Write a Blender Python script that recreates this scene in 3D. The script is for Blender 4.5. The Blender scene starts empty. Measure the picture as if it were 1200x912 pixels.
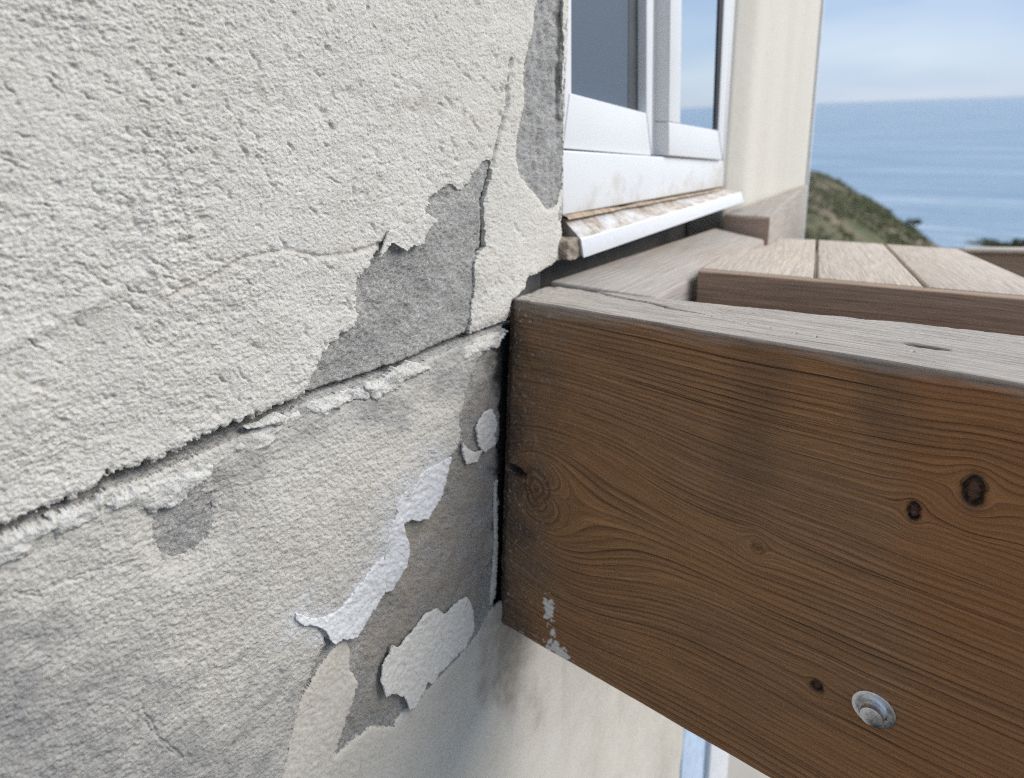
import bpy, bmesh, math, random
import numpy as np

# ------------------------------------------------------------------ camera
YAW, PITCH, ROLL = 0.801274330, 0.183057421, -0.0350499285
F, PX, PY = 783.04, 418.778, 284.634          # focal length and principal point on a 1200 x 912 frame
_cp, _sp = math.cos(PITCH), math.sin(PITCH)
FW = np.array([_cp*math.cos(YAW), _cp*math.sin(YAW), -_sp])
_r = np.array([math.sin(YAW), -math.cos(YAW), 0.0]); _u = np.cross(_r, FW)
RT = math.cos(ROLL)*_r + math.sin(ROLL)*_u
UP = -math.sin(ROLL)*_r + math.cos(ROLL)*_u
sc = bpy.context.scene
COL = sc.collection
from mathutils import Matrix, Vector
cam = bpy.data.cameras.new('camera'); co = bpy.data.objects.new('camera', cam); COL.objects.link(co)
m = Matrix.Identity(4)
for i in range(3):
    m[i][0], m[i][1], m[i][2] = RT[i], UP[i], -FW[i]
co.matrix_world = m
cam.sensor_fit = 'HORIZONTAL'; cam.sensor_width = 36.0
cam.lens = F/1200*36.0
cam.shift_x = (600-PX)/1200; cam.shift_y = -(456-PY)/1200
cam.clip_start = 0.02; cam.clip_end = 200000
cam.dof.use_dof = True; cam.dof.focus_distance = 0.41; cam.dof.aperture_fstop = 6.8
sc.camera = co
sc.cycles.use_denoising = False; sc.cycles.filter_width = 1.1

# ------------------------------------------------------------------ sky, sun, exposure
SUN_DIR = Vector((0.46, -0.62, 0.64)).normalized()      # towards the sun: over the sea, in front of the wall
SUN_EL = math.asin(SUN_DIR.z); SUN_AZ = math.atan2(SUN_DIR.x, SUN_DIR.y)
w = bpy.data.worlds.new('World'); sc.world = w; w.use_nodes = True
wn = w.node_tree; wn.nodes.clear()
def N(nt, t, **kw):
    n = nt.nodes.new(t)
    for k, v in kw.items():
        if k.startswith('i_'):
            key = k[2:]
            n.inputs[int(key) if key.isdigit() else key.replace('_', ' ')].default_value = v
        else:
            setattr(n, k, v)
    return n
def L(nt, a, ai, b, bi):
    nt.links.new(a.outputs[ai], b.inputs[bi])
sky = N(wn, 'ShaderNodeTexSky', sky_type='NISHITA', sun_disc=False, sun_elevation=SUN_EL, sun_rotation=SUN_AZ,
        altitude=80, air_density=1.0, dust_density=0.1, ozone_density=2.0)
tc = N(wn, 'ShaderNodeTexCoord')
mp = N(wn, 'ShaderNodeMapping'); mp.inputs['Scale'].default_value = (1.2, 1.2, 5.0)
cn = N(wn, 'ShaderNodeTexNoise', i_Scale=2.2, i_Detail=3.0, i_Roughness=0.55)
cr = N(wn, 'ShaderNodeMapRange'); cr.inputs[1].default_value = 0.35; cr.inputs[2].default_value = 0.72; cr.inputs[3].default_value = 0.0; cr.inputs[4].default_value = 1.0
ccol = N(wn, 'ShaderNodeMix', data_type='RGBA'); ccol.inputs[6].default_value = (2.75, 3.6, 5.15, 1); ccol.inputs[7].default_value = (4.2, 4.85, 5.8, 1)
cmix = N(wn, 'ShaderNodeMix', data_type='RGBA'); cmix.inputs[0].default_value = 0.86
bg = N(wn, 'ShaderNodeBackground', i_Strength=0.063); wo = N(wn, 'ShaderNodeOutputWorld')
L(wn, tc, 'Generated', mp, 0); L(wn, mp, 0, cn, 'Vector'); L(wn, cn, 0, cr, 0); L(wn, cr, 0, ccol, 0); L(wn, ccol, 2, cmix, 7)
L(wn, sky, 0, cmix, 6); L(wn, cmix, 2, bg, 0); L(wn, bg, 0, wo, 0)
sl = bpy.data.lights.new('sun', 'SUN'); sl.energy = 1.5; sl.angle = math.radians(42); sl.color = (1.0, 0.965, 0.91)
so = bpy.data.objects.new('sun', sl); COL.objects.link(so)
so.rotation_euler = SUN_DIR.to_track_quat('Z', 'Y').to_euler()
sc.view_settings.view_transform = 'Standard'; sc.view_settings.look = 'None'
sc.view_settings.exposure = 1.30; sc.view_settings.gamma = 1.0; sc.view_settings.use_curve_mapping = False

# ------------------------------------------------------------------ survey helpers: a sight line met with a real plane
def ray(px, py):
    px = np.asarray(px, float); py = np.asarray(py, float)
    return FW + ((px-PX)/F)[..., None]*RT - ((py-PY)/F)[..., None]*UP
def onY(px, py, Y): d = ray(px, py); return d*(Y/d[..., 1])[..., None]
def onX(px, py, X): d = ray(px, py); return d*(X/d[..., 0])[..., None]
def onZ(px, py, Z): d = ray(px, py); return d*(Z/d[..., 2])[..., None]
def onP(px, py, p0, n):
    d = ray(px, py); return d*((np.dot(p0, n))/(d@n))[..., None]
def proj(p):
    wd = p@FW; return PX+F*(p@RT)/wd, PY-F*(p@UP)/wd
D = 0.29952                       # the wall face is the plane y = D, its outside towards -y
rng = np.random.default_rng(7); random.seed(7)

# ------------------------------------------------------------------ numpy noise
_perm = np.random.default_rng(3).permutation(4096).astype(np.int64)
_ga = np.random.default_rng(4).uniform(0, 2*math.pi, 4096)
_gx, _gy = np.cos(_ga), np.sin(_ga)
def gnoise(x, y, seed=0):
    xi = np.floor(x).astype(np.int64); yi = np.floor(y).astype(np.int64)
    xf, yf = x-xi, y-yi
    ux, uy = xf*xf*xf*(xf*(xf*6-15)+10), yf*yf*yf*(yf*(yf*6-15)+10)
    def g(ix, iy, fx, fy):
        h = _perm[(_perm[(ix+seed*131) & 4095]+iy) & 4095]
        return _gx[h]*fx+_gy[h]*fy
    a = g(xi, yi, xf, yf); b = g(xi+1, yi, xf-1, yf); c = g(xi, yi+1, xf, yf-1); d = g(xi+1, yi+1, xf-1, yf-1)
    return (a+(b-a)*ux+((c+(d-c)*ux)-(a+(b-a)*ux))*uy)*1.5
def fbm(x, y, o=4, seed=0, gain=0.5, lac=2.03):
    s = 0; a = 1.0
    for i in range(o):
        s = s+a*gnoise(x, y, seed+i*17); x = x*lac+3.7; y = y*lac+1.3; a *= gain
    return s
def sstep(a, b, x):
    t = np.clip((x-a)/(b-a), 0, 1); return t*t*(3-2*t)
def seg_dist(px, py, pts, closed=False):
    best = np.full(px.shape, 1e9); P = list(pts)+([pts[0]] if closed else [])
    for (x0, y0), (x1, y1) in zip(P[:-1], P[1:]):
        dx, dy = x1-x0, y1-y0; l2 = dx*dx+dy*dy+1e-9
        t = np.clip(((px-x0)*dx+(py-y0)*dy)/l2, 0, 1)
        best = np.minimum(best, np.hypot(px-x0-t*dx, py-y0-t*dy))
    return best
def poly_sdf(px, py, pts):          # negative inside
    d = seg_dist(px, py, pts, True); ins = np.zeros(px.shape, bool); n = len(pts)
    for i in range(n):
        x0, y0 = pts[i]; x1, y1 = pts[(i+1) % n]
        if y0 == y1: continue
        c = ((y0 > py) != (y1 > py)) & (px < (x1-x0)*(py-y0)/(y1-y0)+x0)
        ins ^= c
    return np.where(ins, -d, d)

# ------------------------------------------------------------------ object helpers
def tag(o, label=None, cat=None, group=None, kind=None):
    if label: o['label'] = label
    if cat: o['category'] = cat
    if group: o['group'] = group
    if kind: o['kind'] = kind
    return o
def link(name, me, mat, parent=None):
    o = bpy.data.objects.new(name, me); COL.objects.link(o)
    if mat is not None: me.materials.append(mat)
    if parent is not None: o.parent = parent
    return o
def empty(name, loc=(0, 0, 0)):
    o = bpy.data.objects.new(name, None); COL.objects.link(o); o.location = loc; o.empty_display_size = 0.05
    return o
def child(o, parent):               # keep the world place
    bpy.context.view_layer.update()
    o.parent = parent; o.matrix_parent_inverse = parent.matrix_world.inverted()
    return o
def mesh_np(name, V, Fq, smooth=True, attrs=None):
    me = bpy.data.meshes.new(name)
    V = np.ascontiguousarray(V, np.float32); Fq = np.ascontiguousarray(Fq, np.int32)
    k = Fq.shape[1]
    me.vertices.add(len(V)); me.vertices.foreach_set('co', V.ravel())
    me.loops.add(Fq.size); me.loops.foreach_set('vertex_index', Fq.ravel())
    me.polygons.add(len(Fq)); me.polygons.foreach_set('loop_start', np.arange(0, Fq.size, k, dtype=np.int32))
    me.polygons.foreach_set('loop_total', np.full(len(Fq), k, np.int32))
    me.polygons.foreach_set('use_smooth', np.full(len(Fq), smooth, bool))
    me.update(calc_edges=True); me.validate()
    for an, av in (attrs or {}).items():
        a = me.attributes.new(an, 'FLOAT', 'POINT'); a.data.foreach_set('value', np.ascontiguousarray(av, np.float32))
    return me

# ------------------------------------------------------------------ materials
def new_mat(name):
    mt = bpy.data.materials.new(name); mt.use_nodes = True; nt = mt.node_tree
    return mt, nt, nt.nodes['Principled BSDF']
def ramp(nt, stops, interp='LINEAR'):
    r = nt.nodes.new('ShaderNodeValToRGB'); r.color_ramp.interpolation = interp; e = r.color_ramp.elements
    while len(e) < len(stops): e.new(0.5)
    for k, (p, c) in zip(e, stops):
        k.position = p; k.color = (*c, 1) if len(c) == 3 else c
    return r
def noise(nt, scale, detail=4, rough=0.55, vec=None, dist=0.0):
    n = N(nt, 'ShaderNodeTexNoise', i_Scale=scale, i_Detail=float(detail), i_Roughness=rough, i_Distortion=dist)
    if vec is not None: nt.links.new(vec, n.inputs['Vector'])
    return n
def mixc(nt, fac, a, b, blend='MIX'):
    mx = N(nt, 'ShaderNodeMix', data_type='RGBA', blend_type=blend)
    for s, v in ((0, fac), (6, a), (7, b)):
        if isinstance(v, bpy.types.NodeSocket): nt.links.new(v, mx.inputs[s])
        else: mx.inputs[s].default_value = v if s == 0 else (*v, 1)
    return mx.outputs[2]
def mrange(nt, src, a, b, c=0.0, d=1.0, smooth=False):
    n = N(nt, 'ShaderNodeMapRange'); n.interpolation_type = 'SMOOTHSTEP' if smooth else 'LINEAR'
    nt.links.new(src, n.inputs[0])
    for i, v in enumerate((a, b, c, d)): n.inputs[i+1].default_value = v
    return n.outputs[0]
def mth(nt, op, a, b=None, c=None):
    n = N(nt, 'ShaderNodeMath', operation=op)
    for i, v in enumerate((a, b, c)):
        if v is None: continue
        if isinstance(v, bpy.types.NodeSocket): nt.links.new(v, n.inputs[i])
        else: n.inputs[i].default_value = v
    return n.outputs[0]
def attr(nt, name):
    return N(nt, 'ShaderNodeAttribute', attribute_name=name).outputs['Fac']
def bump(nt, bs, h, strength, dist, prev=None):
    b = N(nt, 'ShaderNodeBump', i_Strength=strength, i_Distance=dist); nt.links.new(h, b.inputs['Height'])
    if prev is not None: nt.links.new(prev, b.inputs['Normal'])
    nt.links.new(b.outputs[0], bs.inputs['Normal']); return b.outputs[0]
def objco(nt): return N(nt, 'ShaderNodeTexCoord').outputs['Object']
def geopos(nt): return N(nt, 'ShaderNodeNewGeometry').outputs['Position']

def plaster_mat(name, c0, c1, cstain, grain=420, gstr=0.5, stain_attr=None):
    mt, nt, bs = new_mat(name); p = geopos(nt)
    n1 = noise(nt, 14, 5, 0.6, p); n2 = noise(nt, 90, 4, 0.6, p); n3 = noise(nt, grain, 5, 0.75, p)
    c = mixc(nt, mrange(nt, n1.outputs[0], 0.36, 0.66), c0, c1)
    c = mixc(nt, mrange(nt, n2.outputs[0], 0.50, 0.76, 0, 0.38), c, cstain)
    g = ramp(nt, [(0.30, (0.70, 0.69, 0.67)), (0.5, (1, 1, 1)), (0.75, (1.08, 1.08, 1.07))]); nt.links.new(n3.outputs[0], g.inputs[0])
    c = mixc(nt, 1.0, c, g.outputs[0], 'MULTIPLY')
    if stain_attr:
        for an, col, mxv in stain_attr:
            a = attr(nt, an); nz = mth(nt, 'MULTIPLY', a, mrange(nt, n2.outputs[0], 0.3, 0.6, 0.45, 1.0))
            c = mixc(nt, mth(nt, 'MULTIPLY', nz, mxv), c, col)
    nt.links.new(c, bs.inputs['Base Color']); bs.inputs['Roughness'].default_value = 0.92
    bs.inputs['Specular IOR Level'].default_value = 0.25
    vo = N(nt, 'ShaderNodeTexVoronoi', i_Scale=grain*0.75); nt.links.new(p, vo.inputs['Vector'])
    sg = mrange(nt, vo.outputs['Distance'], 0.45, 0.05)
    b0 = bump(nt, bs, n3.outputs[0], gstr, 0.0022); bump(nt, bs, sg, gstr*0.55, 0.0010, b0)
    return mt
M = {}
M['stucco'] = plaster_mat('cream stucco', (0.665, 0.63, 0.57), (0.72, 0.69, 0.635), (0.545, 0.515, 0.465), 430, 0.75,
                          [('dirt_or_dark', (0.36, 0.30, 0.25), 0.75), ('yel', (0.69, 0.64, 0.55), 0.6)])  # first entry: brown tone for pits, hairlines and a streak
M['render'] = plaster_mat('grey render', (0.535, 0.505, 0.455), (0.615, 0.585, 0.53), (0.41, 0.39, 0.355), 430, 0.7,
                          [('dirt_or_dark', (0.27, 0.265, 0.26), 0.85), ('yel', (0.68, 0.645, 0.58), 0.8), ('cool', (0.66, 0.66, 0.665), 0.7)])  # first entry: dirt stains plus the lower-left shade put into the colour
M['lip'] = plaster_mat('broken plaster lip', (0.66, 0.635, 0.585), (0.73, 0.71, 0.665), (0.55, 0.52, 0.48), 450, 0.8,
                       [('dirt_or_dark', (0.36, 0.32, 0.28), 0.7)])
M['smooth'] = plaster_mat('smooth beige plaster', (0.58, 0.535, 0.46), (0.645, 0.60, 0.53), (0.49, 0.445, 0.375), 430, 0.25,
                          [('dirt_or_dark', (0.28, 0.22, 0.16), 0.8)])  # random dirt plus shade painted in under the beam
M['paint'] = plaster_mat('white paint film', (0.80, 0.765, 0.70), (0.76, 0.72, 0.655), (0.66, 0.62, 0.55), 380, 0.25)
M['paintblue'] = plaster_mat('cool white paint film', (0.70, 0.70, 0.705), (0.67, 0.665, 0.665), (0.58, 0.57, 0.56), 380, 0.25)
def concrete_mat():
    mt, nt, bs = new_mat('bare concrete'); mpg = N(nt, 'ShaderNodeMapping'); mpg.inputs['Scale'].default_value = (0.62, 0.62, 1.0); nt.links.new(geopos(nt), mpg.inputs[0]); p = mpg.outputs[0]
    n1 = noise(nt, 22, 5, 0.6, p); n2 = noise(nt, 560, 5, 0.8, p); n3 = noise(nt, 760, 3, 0.8, p)
    v = N(nt, 'ShaderNodeTexVoronoi', i_Scale=520.0); nt.links.new(p, v.inputs['Vector'])
    c = mixc(nt, mrange(nt, n1.outputs[0], 0.35, 0.68), (0.345, 0.335, 0.315), (0.49, 0.47, 0.44))
    g = ramp(nt, [(0.30, (0.42, 0.42, 0.42)), (0.5, (1, 1, 1)), (0.68, (1.5, 1.49, 1.47))]); nt.links.new(n2.outputs[0], g.inputs[0])
    c = mixc(nt, 1.0, c, g.outputs[0], 'MULTIPLY')
    sp = mrange(nt, n3.outputs[0], 0.57, 0.64, 0, 0.85); c = mixc(nt, sp, c, (0.60, 0.59, 0.57))
    dk = mrange(nt, n3.outputs[0], 0.42, 0.34, 0, 0.75); c = mixc(nt, dk, c, (0.11, 0.11, 0.11))
    for an, col, mxv in (('brown', (0.46, 0.395, 0.32), 0.9), ('pale', (0.50, 0.50, 0.50), 0.7), ('mold_shade', (0.015, 0.014, 0.013), 0.96)):  # last entry: mould patches plus shade painted along the beam gap
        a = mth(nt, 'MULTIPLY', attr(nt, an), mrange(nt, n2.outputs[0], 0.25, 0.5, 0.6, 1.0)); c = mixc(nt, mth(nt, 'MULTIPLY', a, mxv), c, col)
    nt.links.new(c, bs.inputs['Base Color']); bs.inputs['Roughness'].default_value = 0.95; bs.inputs['Specular IOR Level'].default_value = 0.2
    b = bump(nt, bs, n2.outputs[0], 0.9, 0.0022); bump(nt, bs, n3.outputs[0], 0.6, 0.0007, b)
    return mt
M['concrete'] = concrete_mat()

def wood_mat(name, early, late, grey, greyamt, use_attr, ring=165.0, lines=1.0, rough=0.7, extra=False, bk=1.0):
    mt, nt, bs = new_mat(name)
    if use_attr:
        psi = attr(nt, 'grain'); al = attr(nt, 'along')
    else:
        sx = N(nt, 'ShaderNodeSeparateXYZ'); nt.links.new(objco(nt), sx.inputs[0])
        oi = N(nt, 'ShaderNodeObjectInfo').outputs['Random']
        al = mth(nt, 'ADD', sx.outputs[0], mth(nt, 'MULTIPLY', oi, 13.0))
        mpo = N(nt, 'ShaderNodeMapping'); mpo.inputs['Scale'].default_value = (1.6, 9.0, 9.0); nt.links.new(objco(nt), mpo.inputs[0]); dn = noise(nt, 1.0, 2, 0.5, mpo.outputs[0])
        psi = mth(nt, 'ADD', mth(nt, 'ADD', sx.outputs[1], mth(nt, 'MULTIPLY', sx.outputs[2], 0.8)), mth(nt, 'MULTIPLY', dn.outputs[0], 0.03))
        psi = mth(nt, 'ADD', psi, mth(nt, 'MULTIPLY', oi, 7.0))
    def vec(a, b, cz=0.0):
        cv = N(nt, 'ShaderNodeCombineXYZ'); nt.links.new(mth(nt, 'MULTIPLY', psi, a), cv.inputs[0]); nt.links.new(mth(nt, 'MULTIPLY', al, b), cv.inputs[1]); cv.inputs[2].default_value = cz
        return cv.outputs[0]
    wob = noise(nt, 1.0, 2, 0.5, vec(28, 5, 3.1))
    ph = mth(nt, 'ADD', mth(nt, 'MULTIPLY', psi, ring), mth(nt, 'MULTIPLY', wob.outputs[0], 2.4))
    fr = mth(nt, 'FRACT', ph)
    rr = ramp(nt, [(0.0, (0.0,)*3), (0.45, (0.12,)*3), (0.78, (0.6,)*3), (0.90, (1,)*3), (0.97, (1,)*3), (1.0, (0.1,)*3)]); nt.links.new(fr, rr.inputs[0])
    rid = N(nt, 'ShaderNodeTexWhiteNoise', noise_dimensions='1D'); nt.links.new(mth(nt, 'FLOOR', ph), rid.inputs['W'])
    ringv = mth(nt, 'MULTIPLY', rr.outputs[0], mrange(nt, rid.outputs[0], 0, 1, 0.35, 1.0))
    patch = noise(nt, 1.0, 3, 0.6, vec(30, 9, 7.7))
    ringv = mth(nt, 'MULTIPLY', ringv, mrange(nt, patch.outputs[0], 0.3, 0.65, 0.35, 1.0))
    fib = noise(nt, 1.0, 5, 0.7, vec(900, 16, 1.0)); fib2 = noise(nt, 1.0, 4, 0.65, vec(330, 7, 5.0))
    big = noise(nt, 1.0, 3, 0.55, vec(9, 4, 2.0)); fib3 = noise(nt, 1.0, 4, 0.7, vec(2400, 38, 9.0)); chk = noise(nt, 1.0, 3, 0.6, vec(420, 2.2, 4.0))
    check = mrange(nt, chk.outputs[0], 0.655, 0.70)
    c = mixc(nt, mth(nt, 'MULTIPLY', ringv, lines), early, late)
    g1 = ramp(nt, [(0.3, (0.50,)*3), (0.5, (1,)*3), (0.70, (1.38,)*3)]); nt.links.new(fib.outputs[0], g1.inputs[0])
    c = mixc(nt, 0.8, c, g1.outputs[0], 'MULTIPLY')
    g2 = ramp(nt, [(0.32, (0.70,)*3), (0.5, (1,)*3), (0.7, (1.15,)*3)]); nt.links.new(fib2.outputs[0], g2.inputs[0])
    c = mixc(nt, 0.8, c, g2.outputs[0], 'MULTIPLY')
    g3 = ramp(nt, [(0.3, (0.55,)*3), (0.5, (1,)*3), (0.72, (1.35,)*3)]); nt.links.new(fib3.outputs[0], g3.inputs[0])
    c = mixc(nt, 0.75, c, g3.outputs[0], 'MULTIPLY')
    c = mixc(nt, mth(nt, 'MULTIPLY', check, 0.75), c, tuple(v*0.45 for v in late))
    ga = mrange(nt, big.outputs[0], 0.35, 0.68, max(0, greyamt-0.3), min(1, greyamt+0.25))
    gcol = mixc(nt, mth(nt, 'MULTIPLY', fib2.outputs[0], 1.0), tuple(v*0.72 for v in grey), tuple(v*1.2 for v in grey))
    gcol = mixc(nt, mth(nt, 'MULTIPLY', ringv, 0.5), gcol, tuple(v*0.5 for v in grey))
    gcol = mixc(nt, 0.7, gcol, g1.outputs[0], 'MULTIPLY')
    if extra:
        ga = mth(nt, 'MAXIMUM', ga, attr(nt, 'weather')) if False else mth(nt, 'MINIMUM', mth(nt, 'ADD', ga, attr(nt, 'weather')), 1.0)
    c = mixc(nt, ga, c, gcol)
    if extra:
        c = mixc(nt, mth(nt, 'MULTIPLY', attr(nt, 'red'), 0.6), c, mixc(nt, ringv, (0.33, 0.135, 0.044), (0.060, 0.021, 0.007)))
        c = mixc(nt, mth(nt, 'MULTIPLY', attr(nt, 'algae'), mrange(nt, fib2.outputs[0], 0.3, 0.6, 0.1, 0.5)), c, (0.055, 0.044, 0.030))
        tpc = mixc(nt, fib2.outputs[0], (0.28, 0.245, 0.205), (0.62, 0.575, 0.52)); tpc = mixc(nt, mth(nt, 'MULTIPLY', ringv, 0.55), tpc, (0.16, 0.135, 0.11)); tpc = mixc(nt, 0.8, tpc, g1.outputs[0], 'MULTIPLY')
        c = mixc(nt, attr(nt, 'silver'), c, tpc)
        c = mixc(nt, mth(nt, 'MULTIPLY', attr(nt, 'knot'), mrange(nt, fib2.outputs[0], 0.2, 0.6, 0.8, 1.0)), c, (0.010, 0.007, 0.005))
        c = mixc(nt, attr(nt, 'knotcore'), c, (0.13, 0.06, 0.032))
        dirtn = noise(nt, 260, 5, 0.75, geopos(nt))
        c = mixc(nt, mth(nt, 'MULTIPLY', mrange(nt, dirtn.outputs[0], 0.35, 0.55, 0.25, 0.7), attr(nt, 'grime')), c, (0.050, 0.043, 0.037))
        sp = mth(nt, 'MULTIPLY', mrange(nt, dirtn.outputs[0], 0.57, 0.64), attr(nt, 'speck'))
        c = mixc(nt, mth(nt, 'MULTIPLY', sp, 0.7), c, (0.50, 0.47, 0.42))
        c = mixc(nt, attr(nt, 'splat'), c, (0.74, 0.69, 0.60))
    nt.links.new(c, bs.inputs['Base Color']); bs.inputs['Roughness'].default_value = rough
    bs.inputs['Specular IOR Level'].default_value = 0.3
    h = mth(nt, 'SUBTRACT', mth(nt, 'MULTIPLY', fib2.outputs[0], 0.6), mth(nt, 'ADD', mth(nt, 'MULTIPLY', ringv, 0.5), mth(nt, 'MULTIPLY', check, 0.8)))
    b = bump(nt, bs, h, 0.7*bk, 0.0014); b = bump(nt, bs, fib.outputs[0], 0.6*bk, 0.0008, b); bump(nt, bs, fib3.outputs[0], 0.5*bk, 0.0004, b)
    return mt
M['beam'] = wood_mat('brown weathered beam wood', (0.330, 0.158, 0.062), (0.046, 0.018, 0.007), (0.205, 0.132, 0.080), 0.14, True, 235, 1.0, 0.55, True)
M['greywood'] = wood_mat('silvered grey wood', (0.37, 0.295, 0.235), (0.22, 0.17, 0.13), (0.44, 0.41, 0.37), 0.65, False, 150, 0.6, 0.8, bk=0.5)
M['deckwood'] = wood_mat('pale deck board wood', (0.50, 0.41, 0.32), (0.38, 0.30, 0.225), (0.54, 0.475, 0.41), 0.6, False, 170, 0.35, 0.75, bk=0.25)
M['brownwood'] = wood_mat('brown fascia wood', (0.33, 0.215, 0.14), (0.20, 0.125, 0.08), (0.36, 0.285, 0.225), 0.35, False, 150, 0.5, 0.7, bk=0.4)

def simple(name, col, rough=0.5, metal=0.0, var=0.06, scale=30, bumpv=0.0, spec=0.5):
    mt, nt, bs = new_mat(name); n = noise(nt, scale, 5, 0.6, geopos(nt))
    lo = tuple(v*(1-var*2) for v in col); hi = tuple(min(1, v*(1+var)) for v in col)
    nt.links.new(mixc(nt, mrange(nt, n.outputs[0], 0.3, 0.7), lo, hi), bs.inputs['Base Color'])
    nt.links.new(mrange(nt, n.outputs[0], 0.3, 0.7, rough*0.85, min(1, rough*1.15)), bs.inputs['Roughness'])
    bs.inputs['Metallic'].default_value = metal; bs.inputs['Specular IOR Level'].default_value = spec
    if bumpv: bump(nt, bs, n.outputs[0], bumpv, 0.002)
    return mt
mt, nt, bs = new_mat('white window plastic'); p = geopos(nt); n1 = noise(nt, 30, 6, 0.65, p); n2 = noise(nt, 6, 4, 0.6, p); sx = N(nt, 'ShaderNodeSeparateXYZ'); nt.links.new(p, sx.inputs[0])
lowz = mrange(nt, sx.outputs[2], -0.045, -0.105, -0.18, 0.16)
c = mixc(nt, mrange(nt, n2.outputs[0], 0.35, 0.65), (0.70, 0.705, 0.71), (0.74, 0.74, 0.735)); c = mixc(nt, mrange(nt, mth(nt, 'ADD', n1.outputs[0], lowz), 0.52, 0.75, 0, 0.65), c, (0.50, 0.43, 0.34))
nt.links.new(c, bs.inputs['Base Color']); bs.inputs['Roughness'].default_value = 0.38; M['upvc'] = mt
M['dark'] = simple('dark gasket rubber', (0.025, 0.027, 0.03), 0.6)
M['room'] = simple('dim room', (0.06, 0.06, 0.065), 0.9)
M['core'] = simple('masonry core', (0.17, 0.16, 0.15), 0.95, 0, 0.15, 60, 0.4)
M['whitepaint'] = simple('white sill paint', (0.70, 0.71, 0.72), 0.45, 0, 0.05, 60)
M['paleblue'] = simple('plain pale blue', (0.50, 0.62, 0.78), 0.45, 0, 0.08, 60)
M['zinc'] = simple('zinc plated steel', (0.74, 0.76, 0.78), 0.36, 1.0, 0.12, 300, 0.05)
M['stone'] = simple('broken brown mortar', (0.30, 0.245, 0.19), 0.95, 0, 0.22, 160, 0.7)

# ------------------------------------------------------------------ sea
mt, nt, bs = new_mat('sea water'); p = geopos(nt)
mpn = N(nt, 'ShaderNodeMapping'); mpn.inputs['Scale'].default_value = (0.012, 0.0035, 1); mpn.inputs['Rotation'].default_value = (0, 0, 0.25); nt.links.new(p, mpn.inputs[0])
n1 = noise(nt, 1.0, 6, 0.6, mpn.outputs[0]); n2 = noise(nt, 0.09, 5, 0.65, p)
cl = mixc(nt, mrange(nt, n1.outputs[0], 0.35, 0.68), (0.16, 0.255, 0.355), (0.30, 0.40, 0.48))
mpf = N(nt, 'ShaderNodeMapping'); mpf.inputs['Scale'].default_value = (0.030, 0.007, 1); mpf.inputs['Rotation'].default_value = (0, 0, 0.35); nt.links.new(p, mpf.inputs[0])
nf = noise(nt, 1.0, 7, 0.68, mpf.outputs[0], 0.6)
ln = N(nt, 'ShaderNodeVectorMath', operation='LENGTH'); nt.links.new(p, ln.inputs[0])
near = mrange(nt, ln.outputs['Value'], 1000, 350, 0, 1, True)
foam = mth(nt, 'MULTIPLY', mrange(nt, nf.outputs[0], 0.52, 0.66), near)
nt.links.new(mixc(nt, mth(nt, 'MULTIPLY', foam, 0.8), cl, (0.78, 0.80, 0.82)), bs.inputs['Base Color'])
bs.inputs['Roughness'].default_value = 0.32; bs.inputs['IOR'].default_value = 1.33
bump(nt, bs, n2.outputs[0], 0.6, 3.0); M['sea'] = mt
SEA = -80.0
sea = link('sea', mesh_np('sea', [(-9e4, -9e4, SEA), (9e4, -9e4, SEA), (9e4, 9e4, SEA), (-9e4, 9e4, SEA)], [(0, 1, 2, 3)]), mt)
tag(sea, 'blue grey sea reaching to a level horizon', None, None, 'structure')

# ------------------------------------------------------------------ hillside (the ground under and beside the house, down to the shore)
def az_of(px, py):
    d = ray(px, py); return math.atan2(d[1], d[0]), -math.atan2(d[2], math.hypot(d[0], d[1]))
SIL = [az_of(*q) for q in [(945, 199), (958, 202), (975, 209), (1000, 223), (1030, 241), (1060, 262), (1085, 280), (1105, 291), (1140, 291), (1175, 288), (1215, 287), (1300, 292)]]
tab = [(math.pi, math.radians(1.0), 400), (0.9, math.radians(1.0), 420), (0.45, math.radians(2.6), 520)]
tab += [(a, e, 320+(a-0.08)/0.13*200 if a > 0.08 else 300) for a, e in SIL]
tab += [(-0.3, math.radians(15), 280), (-1.2, math.radians(15), 280), (-2.2, math.radians(8), 300), (-math.pi, math.radians(1.0), 400)]
tab = np.array(sorted(tab))
az = np.concatenate([np.linspace(-math.pi, -0.05, 90), np.linspace(-0.045, 0.30, 260), np.linspace(0.32, math.pi, 90)])
tt = np.concatenate([np.linspace(0, 0.06, 16)[:-1], np.linspace(0.06, 1, 150), np.linspace(1.02, 1.7, 20)])
A, T = np.meshgrid(az, tt, indexing='ij')
E_ = np.interp(A, tab[:, 0], tab[:, 1]); R_ = np.interp(A, tab[:, 0], tab[:, 2])
r0 = 2.2; rad = r0+(R_-r0)*T
X_, Y_ = rad*np.cos(A), rad*np.sin(A)
zs = -R_*np.tan(E_)
zz = np.where(T <= 1, -1.75+(zs+1.75)*np.power(np.clip(T, 0, 1), 0.66), zs+(SEA-6-zs)*np.clip((T-1)/0.35, 0, 1))
hn = fbm(X_*0.03, Y_*0.03, 5, 11)*np.clip(rad/60, 0, 1)*1.1+fbm(X_*0.15, Y_*0.15, 3, 19)*np.clip(rad/60, 0, 1)*0.7
zz = zz+hn*np.where(T > 1, np.clip(1.25-T, 0, 1), 1)*(1-0.75*np.clip(T, 0, 1)**5)
ns, ntt = A.shape
idx = np.arange(ns*ntt).reshape(ns, ntt)
Fq = np.stack([idx[:-1, :-1], idx[1:, :-1], idx[1:, 1:], idx[:-1, 1:]], -1).reshape(-1, 4)
V = np.stack([X_, Y_, zz], -1).reshape(-1, 3)
mt, nt, bs = new_mat('scrub hillside'); p = geopos(nt)
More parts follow.
